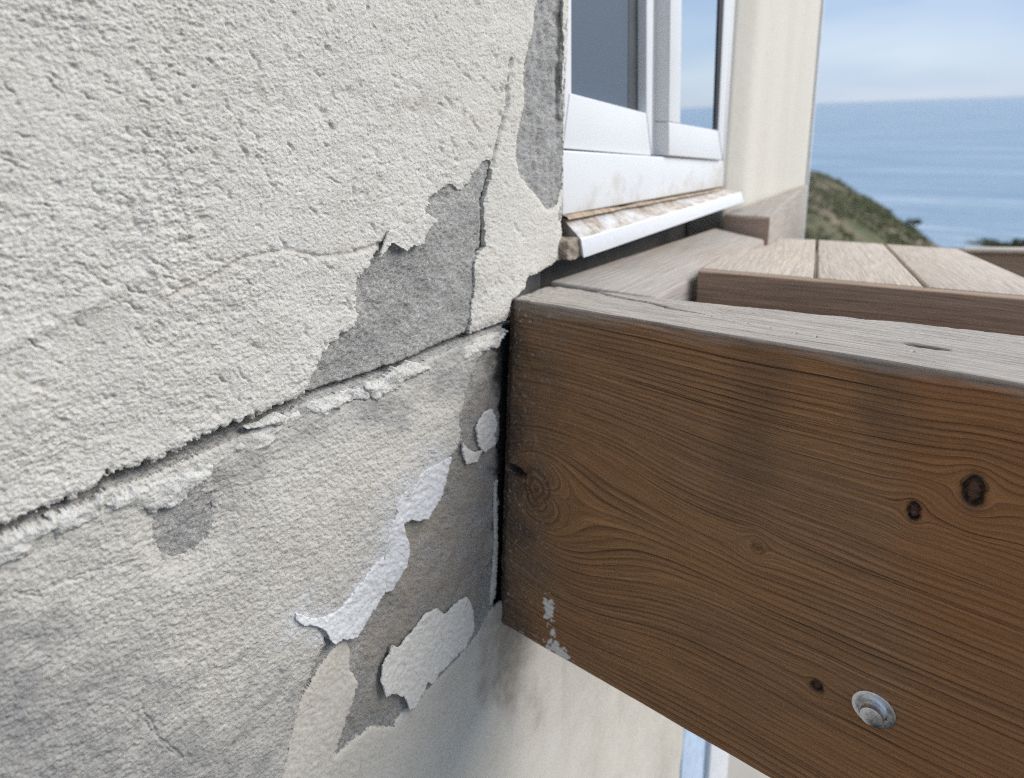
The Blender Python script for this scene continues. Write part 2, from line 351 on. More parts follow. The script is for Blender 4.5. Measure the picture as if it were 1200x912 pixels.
n1 = noise(nt, 0.022, 7, 0.72, p); n2 = noise(nt, 0.25, 6, 0.75, p)
c = ramp(nt, [(0.34, (0.075, 0.105, 0.032)), (0.45, (0.13, 0.125, 0.06)), (0.52, (0.21, 0.165, 0.11)), (0.66, (0.29, 0.235, 0.17))]); nt.links.new(n1.outputs[0], c.inputs[0])
g = ramp(nt, [(0.3, (0.5,)*3), (0.7, (1.3,)*3)]); nt.links.new(n2.outputs[0], g.inputs[0])
nt.links.new(mixc(nt, 0.8, c.outputs[0], g.outputs[0], 'MULTIPLY'), bs.inputs['Base Color']); bs.inputs['Roughness'].default_value = 1.0
bump(nt, bs, n2.outputs[0], 0.8, 1.5)
hill = link('hillside', mesh_np('hillside', V, Fq), mt); tag(hill, 'scrubby hillside sloping down to the sea', None, None, 'structure')
def ground_z(x, y):
    a = math.atan2(y, x); R = float(np.interp(a, tab[:, 0], tab[:, 2])); e = float(np.interp(a, tab[:, 0], tab[:, 1])); t = (math.hypot(x, y)-r0)/(R-r0)
    rr_ = math.hypot(x, y); kk = min(1, rr_/60)
    kk *= 1-0.75*min(max(t, 0), 1)**5; h = fbm(np.array([x*0.03]), np.array([y*0.03]), 5, 11)[0]*kk*1.1+fbm(np.array([x*0.15]), np.array([y*0.15]), 3, 19)[0]*kk*0.7
    return -1.75+(-R*math.tan(e)+1.75)*min(max(t, 0), 1)**0.66+h
def leaf_mat(name, a, b):
    mt, nt, bs = new_mat(name); n = noise(nt, 0.03, 6, 0.7, geopos(nt))
    nt.links.new(mixc(nt, mrange(nt, n.outputs[0], 0.3, 0.7), a, b), bs.inputs['Base Color']); bs.inputs['Roughness'].default_value = 0.9
    return mt
M['leaf'] = leaf_mat('scrub leaves', (0.085, 0.125, 0.035), (0.30, 0.25, 0.165))
M['leafdark'] = leaf_mat('dark tree leaves', (0.07, 0.085, 0.045), (0.13, 0.135, 0.075))
M['bark'] = simple('bark', (0.09, 0.07, 0.05), 0.95, 0, 0.2, 3)
def leaf_cloud(centres, radii, per, size, rg):
    Vs = []
    for cpt, rd in zip(centres, radii):
        d = rg.normal(size=(per, 3)); d /= np.linalg.norm(d, axis=1, keepdims=True)
        q = np.array(cpt)+d*np.array(rd)*(0.55+0.5*rg.random((per, 1)))
        s = size*(0.6+0.8*rg.random((per, 1, 1)))*np.mean(rd)
        Vs.append((q[:, None, :]+rg.normal(size=(per, 3, 3))*s).reshape(-1, 3))
    Vs = np.concatenate(Vs); return Vs, np.arange(len(Vs)).reshape(-1, 3)
rg = np.random.default_rng(21); cs = []; rs = []
while len(cs) < 5200:
    a = rg.uniform(-0.03, 0.24); R = float(np.interp(a, tab[:, 0], tab[:, 2])); rd = 40+(R-50)*rg.random()
    x, y = rd*math.cos(a), rd*math.sin(a)
    if fbm(np.array([x*0.035]), np.array([y*0.035]), 3, 40)[0] < -0.15+0.4*rg.random(): continue
    s = rg.uniform(0.5, 1.3)*(0.45+0.55*rd/R); cs.append((x, y, ground_z(x, y)+s*0.3)); rs.append((s*1.25, s*1.25, s*0.8))
V, T3 = leaf_cloud(cs, rs, 22, 0.30, rg)
sh = link('scrub', mesh_np('scrub', V, T3, False), M['leaf']); tag(sh, 'low green scrub covering the slope below the house', 'scrub', None, 'stuff')
def tree(px, py, dist, hgt, wid, label, mat):
    a, e = az_of(px, py); x, y = dist*math.cos(a), dist*math.sin(a); z = ground_z(x, y)
    t = empty('tree', (x, y, z)); tag(t, label, 'tree', 'small trees on the hillside')
    bm = bmesh.new()
    for k in range(4):
        a1 = rg.uniform(0, 6.28); top = Vector((math.cos(a1)*wid*0.3, math.sin(a1)*wid*0.3, hgt*0.75)) if k else Vector((0.1, 0.05, hgt*0.8))
        bot = Vector((0, 0, -0.8)) if k == 0 else Vector((0, 0, hgt*0.3))
        ra, rb = (0.2, 0.06) if k == 0 else (0.08, 0.03)
        ring = []
        for q, rr_ in ((bot, ra), (top, rb)):
            ring.append([bm.verts.new(q+Vector((math.cos(j*1.047)*rr_, math.sin(j*1.047)*rr_, 0))) for j in range(6)])
        for j in range(6): bm.faces.new((ring[0][j], ring[0][(j+1) % 6], ring[1][(j+1) % 6], ring[1][j]))
    me = bpy.data.meshes.new('trunk'); bm.to_mesh(me); bm.free(); link('trunk', me, M['bark'], t)
    cc = [(rg.normal()*wid*0.28, rg.normal()*wid*0.28, hgt*(0.55+0.35*rg.random())) for _ in range(9)]
    rr2 = [(wid*0.26, wid*0.26, hgt*0.17)]*9
    V, T3 = leaf_cloud(cc, rr2, 70, 0.22, rg); link('crown', mesh_np('crown', V, T3, False), mat, t)
    return t
tree(1069, 268, 318, 5.0, 4.0, 'dark bushy tree standing alone on the low end of the ridge', M['leafdark'])
for k, px in enumerate((1163, 1186, 1212)):
    tree(px, 290, 285, 1.6, 9, ['dark bush top left of two peeping over the far timber', 'dark bush top at the right edge over the far timber', 'dark bush beyond the right edge over the far timber'][k], M['leafdark'])

# ------------------------------------------------------------------ boxes and prisms
def prism(name, bottom, top, mat, parent=None, bev=0.0, seg=2):
    """closed solid between two matching loops of points"""
    bm = bmesh.new(); n = len(bottom)
    a = [bm.verts.new(tuple(q)) for q in bottom]; b = [bm.verts.new(tuple(q)) for q in top]
    bm.faces.new(a); bm.faces.new(list(reversed(b)))
    for i in range(n): bm.faces.new((a[i], b[i], b[(i+1) % n], a[(i+1) % n]))
    bmesh.ops.recalc_face_normals(bm, faces=bm.faces)
    if bev: bmesh.ops.bevel(bm, geom=list(bm.edges), offset=bev, segments=seg, affect='EDGES', profile=0.6)
    me = bpy.data.meshes.new(name); bm.to_mesh(me); bm.free()
    if bev: me.polygons.foreach_set('use_smooth', [True]*len(me.polygons))
    return link(name, me, mat, parent)
def wood_prism(name, bottom, top, mat, parent, xdir, bev=0.003):
    """a solid whose own x axis runs along the timber, so the grain does too"""
    c = np.mean(np.array(list(bottom)+list(top), float), 0)
    xd = np.array(xdir, float); xd /= np.linalg.norm(xd); zd = np.array([0, 0, 1.0]); yd = np.cross(zd, xd); yd /= np.linalg.norm(yd); zd = np.cross(xd, yd)
    Rm = np.stack([xd, yd, zd])
    o = prism(name, [(np.array(q)-c)@Rm.T for q in bottom], [(np.array(q)-c)@Rm.T for q in top], mat, None, bev)
    mm = Matrix.Identity(4)
    for i in range(3):
        mm[i][0], mm[i][1], mm[i][2], mm[i][3] = xd[i], yd[i], zd[i], c[i]
    o.matrix_world = mm
    if parent is not None: child(o, parent)
    return o
def lift(pts, dx=0, dy=0, dz=0): return [(q[0]+dx, q[1]+dy, q[2]+dz) for q in pts]

# ------------------------------------------------------------------ house
house = empty('house', (0.5, D, -1.75)); tag(house, 'cream stucco house wall with cracked peeling plaster and a white window', 'house')
# ---- masonry core behind everything
XC = 0.5545                        # corner where the wall stops at the window recess
XE = 1.176; XD = float(onY(797, 880, D)[0]); XW = float(onY(824, 880, D)[0])                          # end of the lower wall
def box(name, x0, x1, y0, y1, z0, z1, mat, parent=None, bev=0.0):
    b = [(x0, y0, z0), (x1, y0, z0), (x1, y1, z0), (x0, y1, z0)]
    return prism(name, b, lift(b, dz=z1-z0), mat, parent, bev)
# ---- wall surface on a survey grid
HS = {}
CRACK = [(-200, 700), (-60, 645), (0, 618), (40, 601), (85, 584), (108, 577), (118, 565), (140, 559), (175, 548), (200, 536), (240, 519), (272, 505), (300, 492), (325, 479), (352, 467), (380, 458),
         (410, 449), (430, 442), (470, 429), (500, 415), (540, 398), (565, 388), (593, 378), (640, 360)]
def grid(x0, x1, y0, y1, p):
    xs = np.arange(x0, x1+p, p); ys = np.arange(y0, y1+p, p)
    return np.meshgrid(xs, ys, indexing='ij')
def keep_mesh(name, GX, GY, sd, hfun, back, mat, parent, attrs=None, closed=False, pitch=1.4):
    """sheet over the survey grid where sd < 0; its rim follows sd = 0 and is folded back to the layer below"""
    n0, n1 = GX.shape
    gx = np.gradient(sd, axis=0)/pitch; gy = np.gradient(sd, axis=1)/pitch
    g2 = np.maximum(gx*gx+gy*gy, 0.15)
    idx = np.arange(n0*n1).reshape(n0, n1)
    s = sd
    q = (s[:-1, :-1] < 0).astype(int)+(s[1:, :-1] < 0)+(s[1:, 1:] < 0)+(s[:-1, 1:] < 0)
    keep = q >= 2
    mv = np.clip(np.where(s > 0, s, np.where(s > -pitch*0.8, s, 0)), -pitch, pitch*1.2)
    PXs = GX-mv*gx/g2; PYs = GY-mv*gy/g2
    Fq = np.stack([idx[:-1, :-1], idx[1:, :-1], idx[1:, 1:], idx[:-1, 1:]], -1)[keep]
    used, inv = np.unique(Fq.ravel(), return_inverse=True); Fq = inv.reshape(-1, 4)
    px, py = PXs.ravel()[used], PYs.ravel()[used]; sdu = s.ravel()[used]
    W = onY(px, py, D); x, z = W[:, 0], W[:, 2]
    h = hfun(px, py, x, z, -sdu)
    V = np.stack([x, np.full_like(x, D)-h, z], -1)
    # boundary edges
    e = np.concatenate([Fq[:, [0, 1]], Fq[:, [1, 2]], Fq[:, [2, 3]], Fq[:, [3, 0]]])
    key = np.sort(e, 1); _, fi, cnt = np.unique(key[:, 0].astype(np.int64)*10**7+key[:, 1], return_index=True, return_counts=True)
    be = e[fi[cnt == 1]]
    bv, binv = np.unique(be.ravel(), return_inverse=True); be2 = binv.reshape(-1, 2)
    base = back(px[bv], py[bv], x[bv], z[bv]) if callable(back) else np.full(len(bv), back)
    if closed: base = h[bv]-back
    nV = len(V)
    Vb = np.stack([x[bv], D-base, z[bv]], -1)
    F2 = np.stack([be[:, 1], be[:, 0], nV+be2[:, 0], nV+be2[:, 1]], -1)
    Vall = np.concatenate([V, Vb]); Fall = np.concatenate([Fq, F2])
    at = {}
    for k, fn in (attrs or {}).items():
        a = fn(px, py, x, z); at[k] = np.concatenate([a, a[bv]])
    me = mesh_np(name, Vall, Fall, True, at)
    # crisp rim: flat shade the folded faces
    sm = np.ones(len(me.polygons), bool); sm[len(Fq):] = name == 'plaster_fragment'; me.polygons.foreach_set('use_smooth', sm)
    o = link(name, me, mat, None)
    if parent is not None: child(o, parent)
    return o
def rag(GX, GY, amp, f=0.09, seed=5, o=4): return amp*fbm(GX*f, GY*f, o, seed, 0.6)

FISS = [(341, 722), (352, 730), (366, 732), (376, 739), (379, 751), (370, 768), (362, 788), (355, 804)]
FISU = [(576, 190), (572, 215), (567, 232), (565, 250), (566, 272), (567, 289), (560, 297)]
def concrete_h(px, py, x, z):
    h = 0.0011*fbm(x*60, z*60, 4, 51)+0.0006*fbm(x*260, z*360, 3, 57, 0.7)+0.0004*fbm(x*620, z*900, 2, 59)
    dc = seg_dist(px, py, CRACK)
    h = h+sstep(3, -6, poly_sdf(px, py, PB))*(0.0016*fbm(x*120, z*45, 4, 53, 0.6)-0.0006)
    wf = 1-0.55*sstep(300, 380, px); h = h-0.028*sstep(8*wf, 3.0*wf, seg_dist(px, py, [(a, b-2) for a, b in CRACK])+1.5*wf*gnoise(px*0.1, py*0.1, 8))
    h = h-0.010*sstep(4, 1.2, seg_dist(px, py, FISS)+0.8*gnoise(px*0.1, py*0.1, 12))
    h = h-0.009*sstep(3.2, 1.0, seg_dist(px, py, FISU)+0.6*gnoise(px*0.1, py*0.1, 13))
    return h-0.010*sstep(-4, 4, px-592.5+0.035*(py-380)+4.5*gnoise(py*0.045, py*0.0+2.0, 14))*sstep(375, 385, py)
# polygons of bare patches (survey frame)
PA = [(352, 464), (358, 444), (366, 428), (374, 414), (384, 400), (398, 390), (412, 384), (415, 368), (412, 346), (415, 326), (428, 312), (437, 296), (446, 281), (453, 282), (461, 291), (470, 293), (478, 286), (487, 284), (491, 275), (498, 268), (497, 250), (501, 235), (512, 222), (525, 216), (535, 221), (541, 222), (548, 212), (556, 199), (563, 189), (572, 187), (575, 196), (571, 215), (566, 232), (565, 250), (566, 272), (567, 289), (559, 296), (553, 310), (554, 330), (552, 352), (548, 375), (549, 394), (545, 405), (500, 425), (440, 450), (400, 460), (372, 468)]
PB = [(629, -60), (627, 0), (622, 35), (614, 68), (610, 98), (612, 116), (606, 148), (602, 180), (606, 203), (615, 219), (629, 232), (640, 247), (652, 240), (658, 220), (660, 190), (660, 140), (657, 100), (660, 60), (657, 20), (658, -60)]
PC = [(178, 601), (200, 588), (222, 582), (249, 577), (248, 603), (241, 627), (216, 645), (196, 650), (181, 632)]
PD = [(540, 470), (548, 440), (560, 412), (575, 396), (600, 383), (600, 640), (586, 705), (574, 714), (556, 747), (530, 776), (504, 803), (478, 829), (468, 838), (458, 852), (432, 852), (412, 868), (392, 890), (390, 878), (400, 850), (413, 815), (417, 797), (408, 787), (409, 762), (404, 747), (381, 752), (375, 736), (395, 740), (412, 735), (430, 706), (442, 690), (446, 640), (452, 605), (470, 590), (500, 556), (528, 530), (536, 515), (535, 490)]
def crack_side(px, py):            # >0 above the crack
    cx = np.array([c[0] for c in CRACK]); cy = np.array([c[1] for c in CRACK]); return np.interp(px, cx, cy)-py
def corner_x(py): return 667-0.032*py
# -- bare concrete base
GX, GY = grid(-190, 668, -140, 1010, 1.9)
cov = np.minimum.reduce([poly_sdf(GX, GY, PA), poly_sdf(GX, GY, PB), poly_sdf(GX, GY, PC), poly_sdf(GX, GY, PD), seg_dist(GX, GY, CRACK)-26, seg_dist(GX, GY, FISS)-12, seg_dist(GX, GY, FISU)-6])
edge = np.maximum(GX-corner_x(GY)+2.0, -np.inf)
edge = np.where(GY > 285, GX-np.where(GY < 374, 606, 652), edge)
sdc = np.maximum(edge, cov-16)
def a_brown(px, py, x, z): return np.clip(sstep(4, -30, poly_sdf(px, py, PD))*(0.65+0.5*fbm(x*50, z*50, 3, 3)), 0, 1)
def a_pale(px, py, x, z):
    b = sstep(3, -8, poly_sdf(px, py, PB)); return np.clip(b*(0.15+1.1*fbm(x*110, z*26, 4, 9))+0.5*sstep(3, -6, poly_sdf(px, py, PC))*fbm(x*90, z*90, 3, 5), 0, 1)
def a_mold_shade(px, py, x, z):
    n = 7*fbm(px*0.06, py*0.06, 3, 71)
    a = sstep(26, 6, np.hypot((px-590)*1.15, (py-432)*0.5)+1.2*n)+sstep(22, 6, np.hypot((px-590)*1.3, (py-545)*0.6)+1.2*n)  # black mould patches, mixed with painted shade of the beam gap
    b = sstep(5, 1, seg_dist(px, py, [(657, -60), (656, 20), (656, 60), (654, 100), (654, 138)])+0.3*n)*0.8  # dark line painted in place of the groove at the corner
    c = sstep(-6, 2, px-592+0.035*(py-380)+0.8*n+5*gnoise(py*0.035, py*0.0+4.0, 72))*sstep(378, 390, py)  # strip beside the beam painted black for the depth of the gap
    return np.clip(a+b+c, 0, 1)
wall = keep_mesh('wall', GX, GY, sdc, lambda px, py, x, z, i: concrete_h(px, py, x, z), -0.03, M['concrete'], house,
                 {'brown': a_brown, 'pale': a_pale, 'mold_shade': a_mold_shade}, pitch=1.9)
tag(wall, 'bare grey concrete under the plaster')

# -- upper stucco coat
PITS = [(150, 60, 7, 5), (171, 91, 6, 7), (203, 120, 5, 10), (81, 79, 5, 4), (88, 140, 6, 5), (231, 255, 8, 5), (147, 240, 5, 5), (156, 265, 5, 6), (101, 5, 6, 5), (381, 12, 4, 8), (295, 405, 8, 4), (404, 107, 4, 5), (375, 135, 4, 6), (383, 152, 4, 7), (248, 184, 4, 4), (165, 180, 4, 4), (166, 220, 5, 5), (556, 5, 4, 6), (585, 107, 3, 6), (541, 133, 3, 7), (480, 130, 5, 3), (60, 370, 6, 4), (45, 450, 9, 5), (20, 440, 8, 5), (70, 490, 8, 4), (330, 60, 4, 7), (440, 210, 4, 5), (210, 330, 6, 4)]
def stucco_h(px, py, x, z, ins):
    thin = sstep(380, 560, px); h = 0.0040-0.0018*thin+0.0008*fbm(x*22, z*30, 3, 21)
    amp = (0.8+0.9*fbm(x*14, z*14, 3, 20))*(0.98-0.48*sstep(180, 420, px)); amp = np.clip(amp, 0.22, 1.35)
    h += 0.00060*fbm(x*110+0.4*gnoise(x*60, z*60, 2), z*180, 4, 23, 0.7)*amp
    rn = fbm(x*250-z*160, z*380+x*90, 3, 25, 0.6)
    h += 0.00020*(1-np.abs(rn)*1.7)*amp+0.00040*fbm(x*420+z*200, z*640-x*120, 3, 29, 0.8)*np.clip(0.6+0.4*amp, 0.5, 1.2)
    gg = fbm(x*130-z*150, z*120+x*95, 2, 33); h -= 0.0009*sstep(0.55, 0.95, gg)
    for (a, b, s, t) in PITS:
        h -= 0.0012*np.exp(-(((px-a)/s)**2+((py-b-0.3*(px-a))/t)**2)*(1.0+0.5*gnoise(px*0.15, py*0.15, 4)))
    rs_ = np.random.default_rng(77)
    for k in range(240):
        a, b = rs_.uniform(-40, 650), rs_.uniform(-60, 470)
        ang = math.radians(rs_.normal(62 if a > 260 else 25, 16)); ln_ = rs_.uniform(3, 9)*(1.0 if a > 200 else 1.4); wd_ = rs_.uniform(0.9, 1.9)
        mk_ = (np.abs(px-a) < 26) & (np.abs(py-b) < 26)
        if not mk_.any(): continue
        dx_, dy_ = px[mk_]-a, py[mk_]-b; u_ = dx_*math.cos(ang)+dy_*math.sin(ang); v_ = -dx_*math.sin(ang)+dy_*math.cos(ang)+1.2*np.sin(u_*0.35+k)
        h[mk_] -= rs_.uniform(0.0006, 0.0018)*np.exp(-(u_/ln_)**2-(v_/wd_)**2)
    # trowel ledges and a hairline crack
    d1 = seg_dist(px, py, [(-60, 425), (0, 402), (60, 375), (120, 345), (175, 315)]); h += 0.0012*np.exp(-(d1/9)**2)
    d3 = seg_dist(px, py, [(165, 225), (178, 270), (172, 305), (182, 340)])+5*gnoise(px*0.05, py*0.05, 6); h += 0.0009*np.exp(-(d3/7)**2)
    d2 = seg_dist(px, py, [(195, 345), (240, 325), (285, 300), (330, 292), (372, 300), (410, 296), (440, 285)])+2*gnoise(px*0.12, py*0.12, 6); h -= 0.0013*np.exp(-(d2/2.2)**2)
    h += 0.0007*sstep(-3, 5, crack_side_line(px, py))*sstep(195, 235, px)*sstep(440, 410, px)*sstep(60, 10, crack_side_line(px, py))
    d4 = seg_dist(px, py, [(597, 70), (592, 105), (592, 125), (585, 150), (578, 180), (575, 196)])+1.2*gnoise(px*0.1, py*0.1, 9); h -= 0.0035*np.exp(-(d4/1.4)**2)
    d5 = seg_dist(px, py, [(340, 455), (345, 448), (352, 444)]); h -= 0.001*np.exp(-(d5/2)**2)
    # bulging rim above the crack, chipped edges
    cs_ = crack_side(px, py); h += 0.0006*sstep(55, 4, cs_)-0.0012*sstep(16, 2, cs_)*sstep(-60, 60, px)
    h -= (0.0020-0.0009*thin)*sstep(5.0, 0.0, ins)*(0.55+0.6*gnoise(px*0.11, py*0.11, 31))
    h -= 0.0025*sstep(-10, 0, px-corner_x(py))
    return h
def crack_side_line(px, py):
    q = [(195, 345), (240, 325), (285, 300), (330, 292), (372, 300), (410, 296), (440, 285)]
    return py-np.interp(px, [a for a, b in q], [b for a, b in q])
GX, GY = grid(-190, 670, -140, 700, 1.4)
calm = 0.25+0.75*sstep(565, 535, GX); ragA = rag(GX, GY, 3.2, 0.10, 5)*(0.4+0.6*calm); ragf = rag(GX, GY, 1.6, 0.30, 15)*calm
up_low = np.array([(-200, 3), (0, 4), (60, 2), (85, 1), (100, 3), (118, 11), (135, 9), (200, 6), (226, 8), (250, 10), (275, 9), (300, 6), (325, 4), (352, 0), (640, 0)], float)
s1 = -(crack_side(GX, GY)-3-np.interp(GX, up_low[:, 0], up_low[:, 1]))*0.9
LOWR = [(549, 394), (565, 386), (592, 375), (597, 352), (612, 338), (616, 325), (627, 320), (638, 315), (652, 305), (647, 288), (660, 275), (700, 270)]
lowr = np.interp(GX, [a for a, b in LOWR[:-3]], [b for a, b in LOWR[:-3]])
s1 = np.where(GX > 560, np.maximum(s1, (GY-lowr)*0.8), s1)
sd = np.maximum.reduce([s1+ragA*(0.5+0.9*sstep(380, 300, GX))+ragf, -poly_sdf(GX, GY, PA)+0.55*ragA+ragf, -poly_sdf(GX, GY, PB)+0.5*ragA+0.4*ragf, GX-corner_x(GY)+0.2*ragf])
LEDGE = seg_dist(GX, GY, [(0, 0), (1, 1)])
def a_dark_up(px, py, x, z):  # darker in the pits, along two hairlines and in a broken streak
    d = np.zeros_like(px)
    for (a, b, s, t) in PITS: d = np.maximum(d, np.exp(-(((px-a)/(s*0.8))**2+((py-b-0.4*(px-a))/(t*0.7))**2)))
    d = np.maximum(d, 0.55*np.exp(-(seg_dist(px, py, [(280, 100), (400, 112), (470, 125), (560, 140)])/22)**2)*np.clip(fbm(x*120+z*70, z*60, 3, 61)*2.2, 0, 1))
    d2 = np.exp(-(seg_dist(px, py, [(195, 346), (240, 326), (285, 301), (330, 293), (372, 301), (410, 297), (440, 286)])/3)**2)*0.6
    d3 = np.exp(-(seg_dist(px, py, [(592, 118), (590, 130), (585, 150), (578, 180)])/1.6)**2)
    return np.clip(np.maximum.reduce([d, d2, d3]), 0, 1)
def a_yel_up(px, py, x, z): return np.clip(sstep(430, 640, px)*0.7+0.35*fbm(x*20, z*20, 3, 63), 0, 1)
st = keep_mesh('stucco_coat', GX, GY, sd, stucco_h, -0.002, M['stucco'], wall, {'dirt_or_dark': a_dark_up, 'yel': a_yel_up})
tag(st, 'rough cream stucco coat above the long crack')

# -- lower render band
LOWEDGE = [(-200, 1400), (300, 1100), (352, 806), (361, 790), (368, 770), (379, 752), (376, 738), (366, 731), (351, 731), (341, 724), (339, 716)]
PR = [(-200, 1010), (-200, 700), (-60, 655), (0, 630)] + [(x, y+9) for x, y in CRACK[3:-1]] + [(592, 395), (577, 400), (562, 414), (550, 440), (541, 470), (536, 490), (537, 516), (529, 531), (500, 558), (472, 588), (462, 600), (458, 640), (447, 662), (444, 690), (428, 712), (412, 738), (395, 742), (381, 748), (376, 738), (366, 731), (351, 731), (341, 724), (362, 742), (379, 752), (368, 770), (361, 790), (352, 806), (340, 840), (332, 880), (325, 1010)]
PR = [(-200, 1010), (-200, 712), (-60, 658), (0, 630)] + [(x, y+(8 if x < 340 else 4.5)) for x, y in CRACK[3:-2]] + [(590, 386), (577, 400), (562, 414), (550, 440), (541, 470), (536, 490), (537, 516), (529, 531), (500, 558), (472, 588), (462, 600), (458, 640), (447, 662), (444, 690), (428, 712), (412, 738), (395, 742), (381, 748), (372, 736), (379, 752), (368, 770), (361, 790), (352, 806), (340, 850), (330, 900), (320, 1010)]
def render_h(px, py, x, z, ins):
    h = 0.0036+0.0006*fbm(x*26, z*30, 3, 121)
    rn = fbm(x*190+z*60, z*300-x*40, 3, 125, 0.55)
    h += 0.00028*(1-np.abs(rn)*1.6)+0.00045*fbm(x*110, z*180, 4, 123, 0.7)+0.00036*fbm(x*420-z*90, z*640, 3, 129, 0.8)
    h -= 0.0030*sstep(34, 3, poly_sdf(px, py, PC))
    h -= 0.0012*sstep(4, 0, ins)
    lp = np.array([(-200, 47), (0, 44), (60, 34), (120, 26), (170, 24), (215, 14), (260, 10), (320, 26), (360, 20), (430, 24), (470, 12), (600, 8)], float)
    below = -crack_side(px, py); lw = np.interp(px, lp[:, 0], lp[:, 1])
    for pl_ in ([(163, 826), (175, 850), (190, 868), (216, 890)], [(-40, 700), (40, 690), (100, 668), (150, 655)]):
        h = h-0.0011*np.exp(-((seg_dist(px, py, pl_)+5*fbm(px*0.06, py*0.06, 3, 133))/1.8)**2)
    return h-0.0006*sstep(lw+14, lw-2, below)
GX, GY = grid(-190, 606, 350, 1010, 1.4)
ragA = rag(GX, GY, 3.0, 0.10, 35); ragf = rag(GX, GY, 1.5, 0.30, 45)
sd = np.maximum(poly_sdf(GX, GY, PR)+0.5*ragA+0.6*ragf, -poly_sdf(GX, GY, PC)+0.5*ragA+ragf)
def a_dirt_shade_lo(px, py, x, z):
    n = fbm(x*30, z*40, 4, 141); n2 = fbm(x*90, z*140, 3, 143)
    a = sstep(46, 10, seg_dist(px, py, [(365, 495), (420, 478), (470, 462), (540, 425)])+26*n)*0.75
    b = sstep(190, 10, seg_dist(px, py, [(-80, 820), (60, 860), (200, 930)])+60*n)*0.95  # shade of the lower-left corner, painted as darker grey
    c = sstep(50, 8, seg_dist(px, py, [(290, 800), (340, 815), (300, 850)])+40*n)*(0.35+0.5*n2)
    d = sstep(30, 6, seg_dist(px, py, [(255, 555), (330, 515)])+18*n)*0.45
    e = sstep(6, 1, seg_dist(px, py, [(165, 830), (175, 852), (190, 870), (215, 890)])+5*n2)*0.7
    return np.clip(np.maximum.reduce([a, b, c, d, e]), 0, 1)
def a_yel_lo(px, py, x, z):
    n = fbm(x*24, z*24, 3, 151)
    return np.clip(sstep(70, 10, seg_dist(px, py, [(330, 560), (430, 540), (520, 500)])+40*n)*0.8, 0, 1)
def a_cool(px, py, x, z):
    return np.clip(sstep(44, 6, seg_dist(px, py, [(515, 545), (470, 590), (452, 650), (440, 685), (405, 725), (350, 722)])+22*fbm(x*60, z*60, 3, 161)), 0, 1)
rd = keep_mesh('render_coat', GX, GY, sd, render_h, -0.001, M['render'], wall, {'dirt_or_dark': a_dirt_shade_lo, 'yel': a_yel_lo, 'cool': a_cool})
tag(rd, 'greyer rough render coat below the long crack')

# -- broken plaster fragments along the lower lip of the crack
def fragment(pts, base, bulge, mat, name, seed, p=1.4, closed=False, curl=None, amp=5.0, label=None, rough=0.00036):
    xs = [a for a, b in pts]; ys = [b for a, b in pts]
    GX, GY = grid(min(xs)-8, max(xs)+8, min(ys)-8, max(ys)+8, p)
    sd = poly_sdf(GX, GY, pts)+rag(GX, GY, amp*0.8, 0.06, seed)+rag(GX, GY, amp*0.22, 0.28, seed+3)
    mx = max(6.0, float(np.max(-sd)))
    def hf(px, py, x, z, ins):
        h = base+bulge*np.clip(ins/7, 0, 1)**0.6*(0.6+0.8*fbm(x*40, z*55, 3, seed+1))+bulge*0.14*(1-np.abs(fbm(x*90, z*120, 3, seed+5))*2)*np.clip(ins/5, 0, 1)+rough*fbm(x*180, z*240, 4, seed+7, 0.6)+0.4*rough*fbm(x*700, z*800, 2, seed+9)
        if curl is not None:
            (cx, cy), (dx, dy), ln, amt = curl
            t = np.clip(((px-cx)*dx+(py-cy)*dy)/ln, 0, 1.3); h = h+0.65*amt*t*t
        return h
    at = {'dirt_or_dark': lambda px, py, x, z: np.clip(0.5*fbm(x*80, z*110, 3, seed+2), 0, 1)}
    o = keep_mesh(name, GX, GY, sd, hf, 0.0011 if closed else 0.0, mat, wall, at, closed, p)
    if label: tag(o, label)
    return o
def along(x0, x1, t0, t1, k=9):       # strip below the crack between x0 and x1
    cx = [c[0] for c in CRACK]; cy = [c[1] for c in CRACK]; xs = np.linspace(x0, x1, k)
    top = [(x, np.interp(x, cx, cy)+6) for x in xs]
    q = np.linspace(0, 1, k); wd = t0+(t1-t0)*q; wd = wd*np.clip(np.sin(np.clip(q, 0.04, 0.96)*math.pi)*3, 0.25, 1)
    return top+[(x, y+a) for (x, y), a in reversed(list(zip(top, wd)))]
fragment(along(-150, 62, 46, 34), 0.0030, 0.0036, M['lip'], 'plaster_fragment', 201, label='thick light plaster lip under the left end of the crack')
fragment(along(56, 122, 30, 20), 0.0030, 0.0034, M['lip'], 'plaster_fragment', 211)
fragment([(112, 585), (140, 572), (152, 565), (166, 566), (200, 556), (240, 540), (258, 528), (274, 522), (268, 534), (250, 545), (232, 565), (215, 580), (196, 592), (178, 598), (165, 595), (150, 594), (130, 597)], 0.0028, 0.0032, M['lip'], 'plaster_fragment', 221)
fragment([(268, 523), (290, 505), (312, 496), (330, 489), (352, 476), (350, 486), (330, 500), (318, 515), (300, 527), (280, 530)], 0.0028, 0.0030, M['lip'], 'plaster_fragment', 231)
fragment([(280, 500), (300, 494), (322, 482), (330, 486), (326, 494), (302, 498)], 0.0050, 0.0045, M['lip'], 'plaster_fragment', 236, amp=1.6)
fragment([(352, 474), (380, 464), (410, 455), (428, 452), (428, 462), (410, 470), (390, 476), (378, 486), (360, 482)], 0.0030, 0.0030, M['lip'], 'plaster_fragment', 241)
fragment([(424, 452), (446, 440), (458, 432), (474, 424), (488, 425), (500, 430), (484, 440), (470, 447), (462, 452), (452, 458), (440, 470), (430, 466)], 0.0034, 0.0040, M['lip'], 'plaster_fragment', 251, label='jagged cream plaster chip bridging the crack')
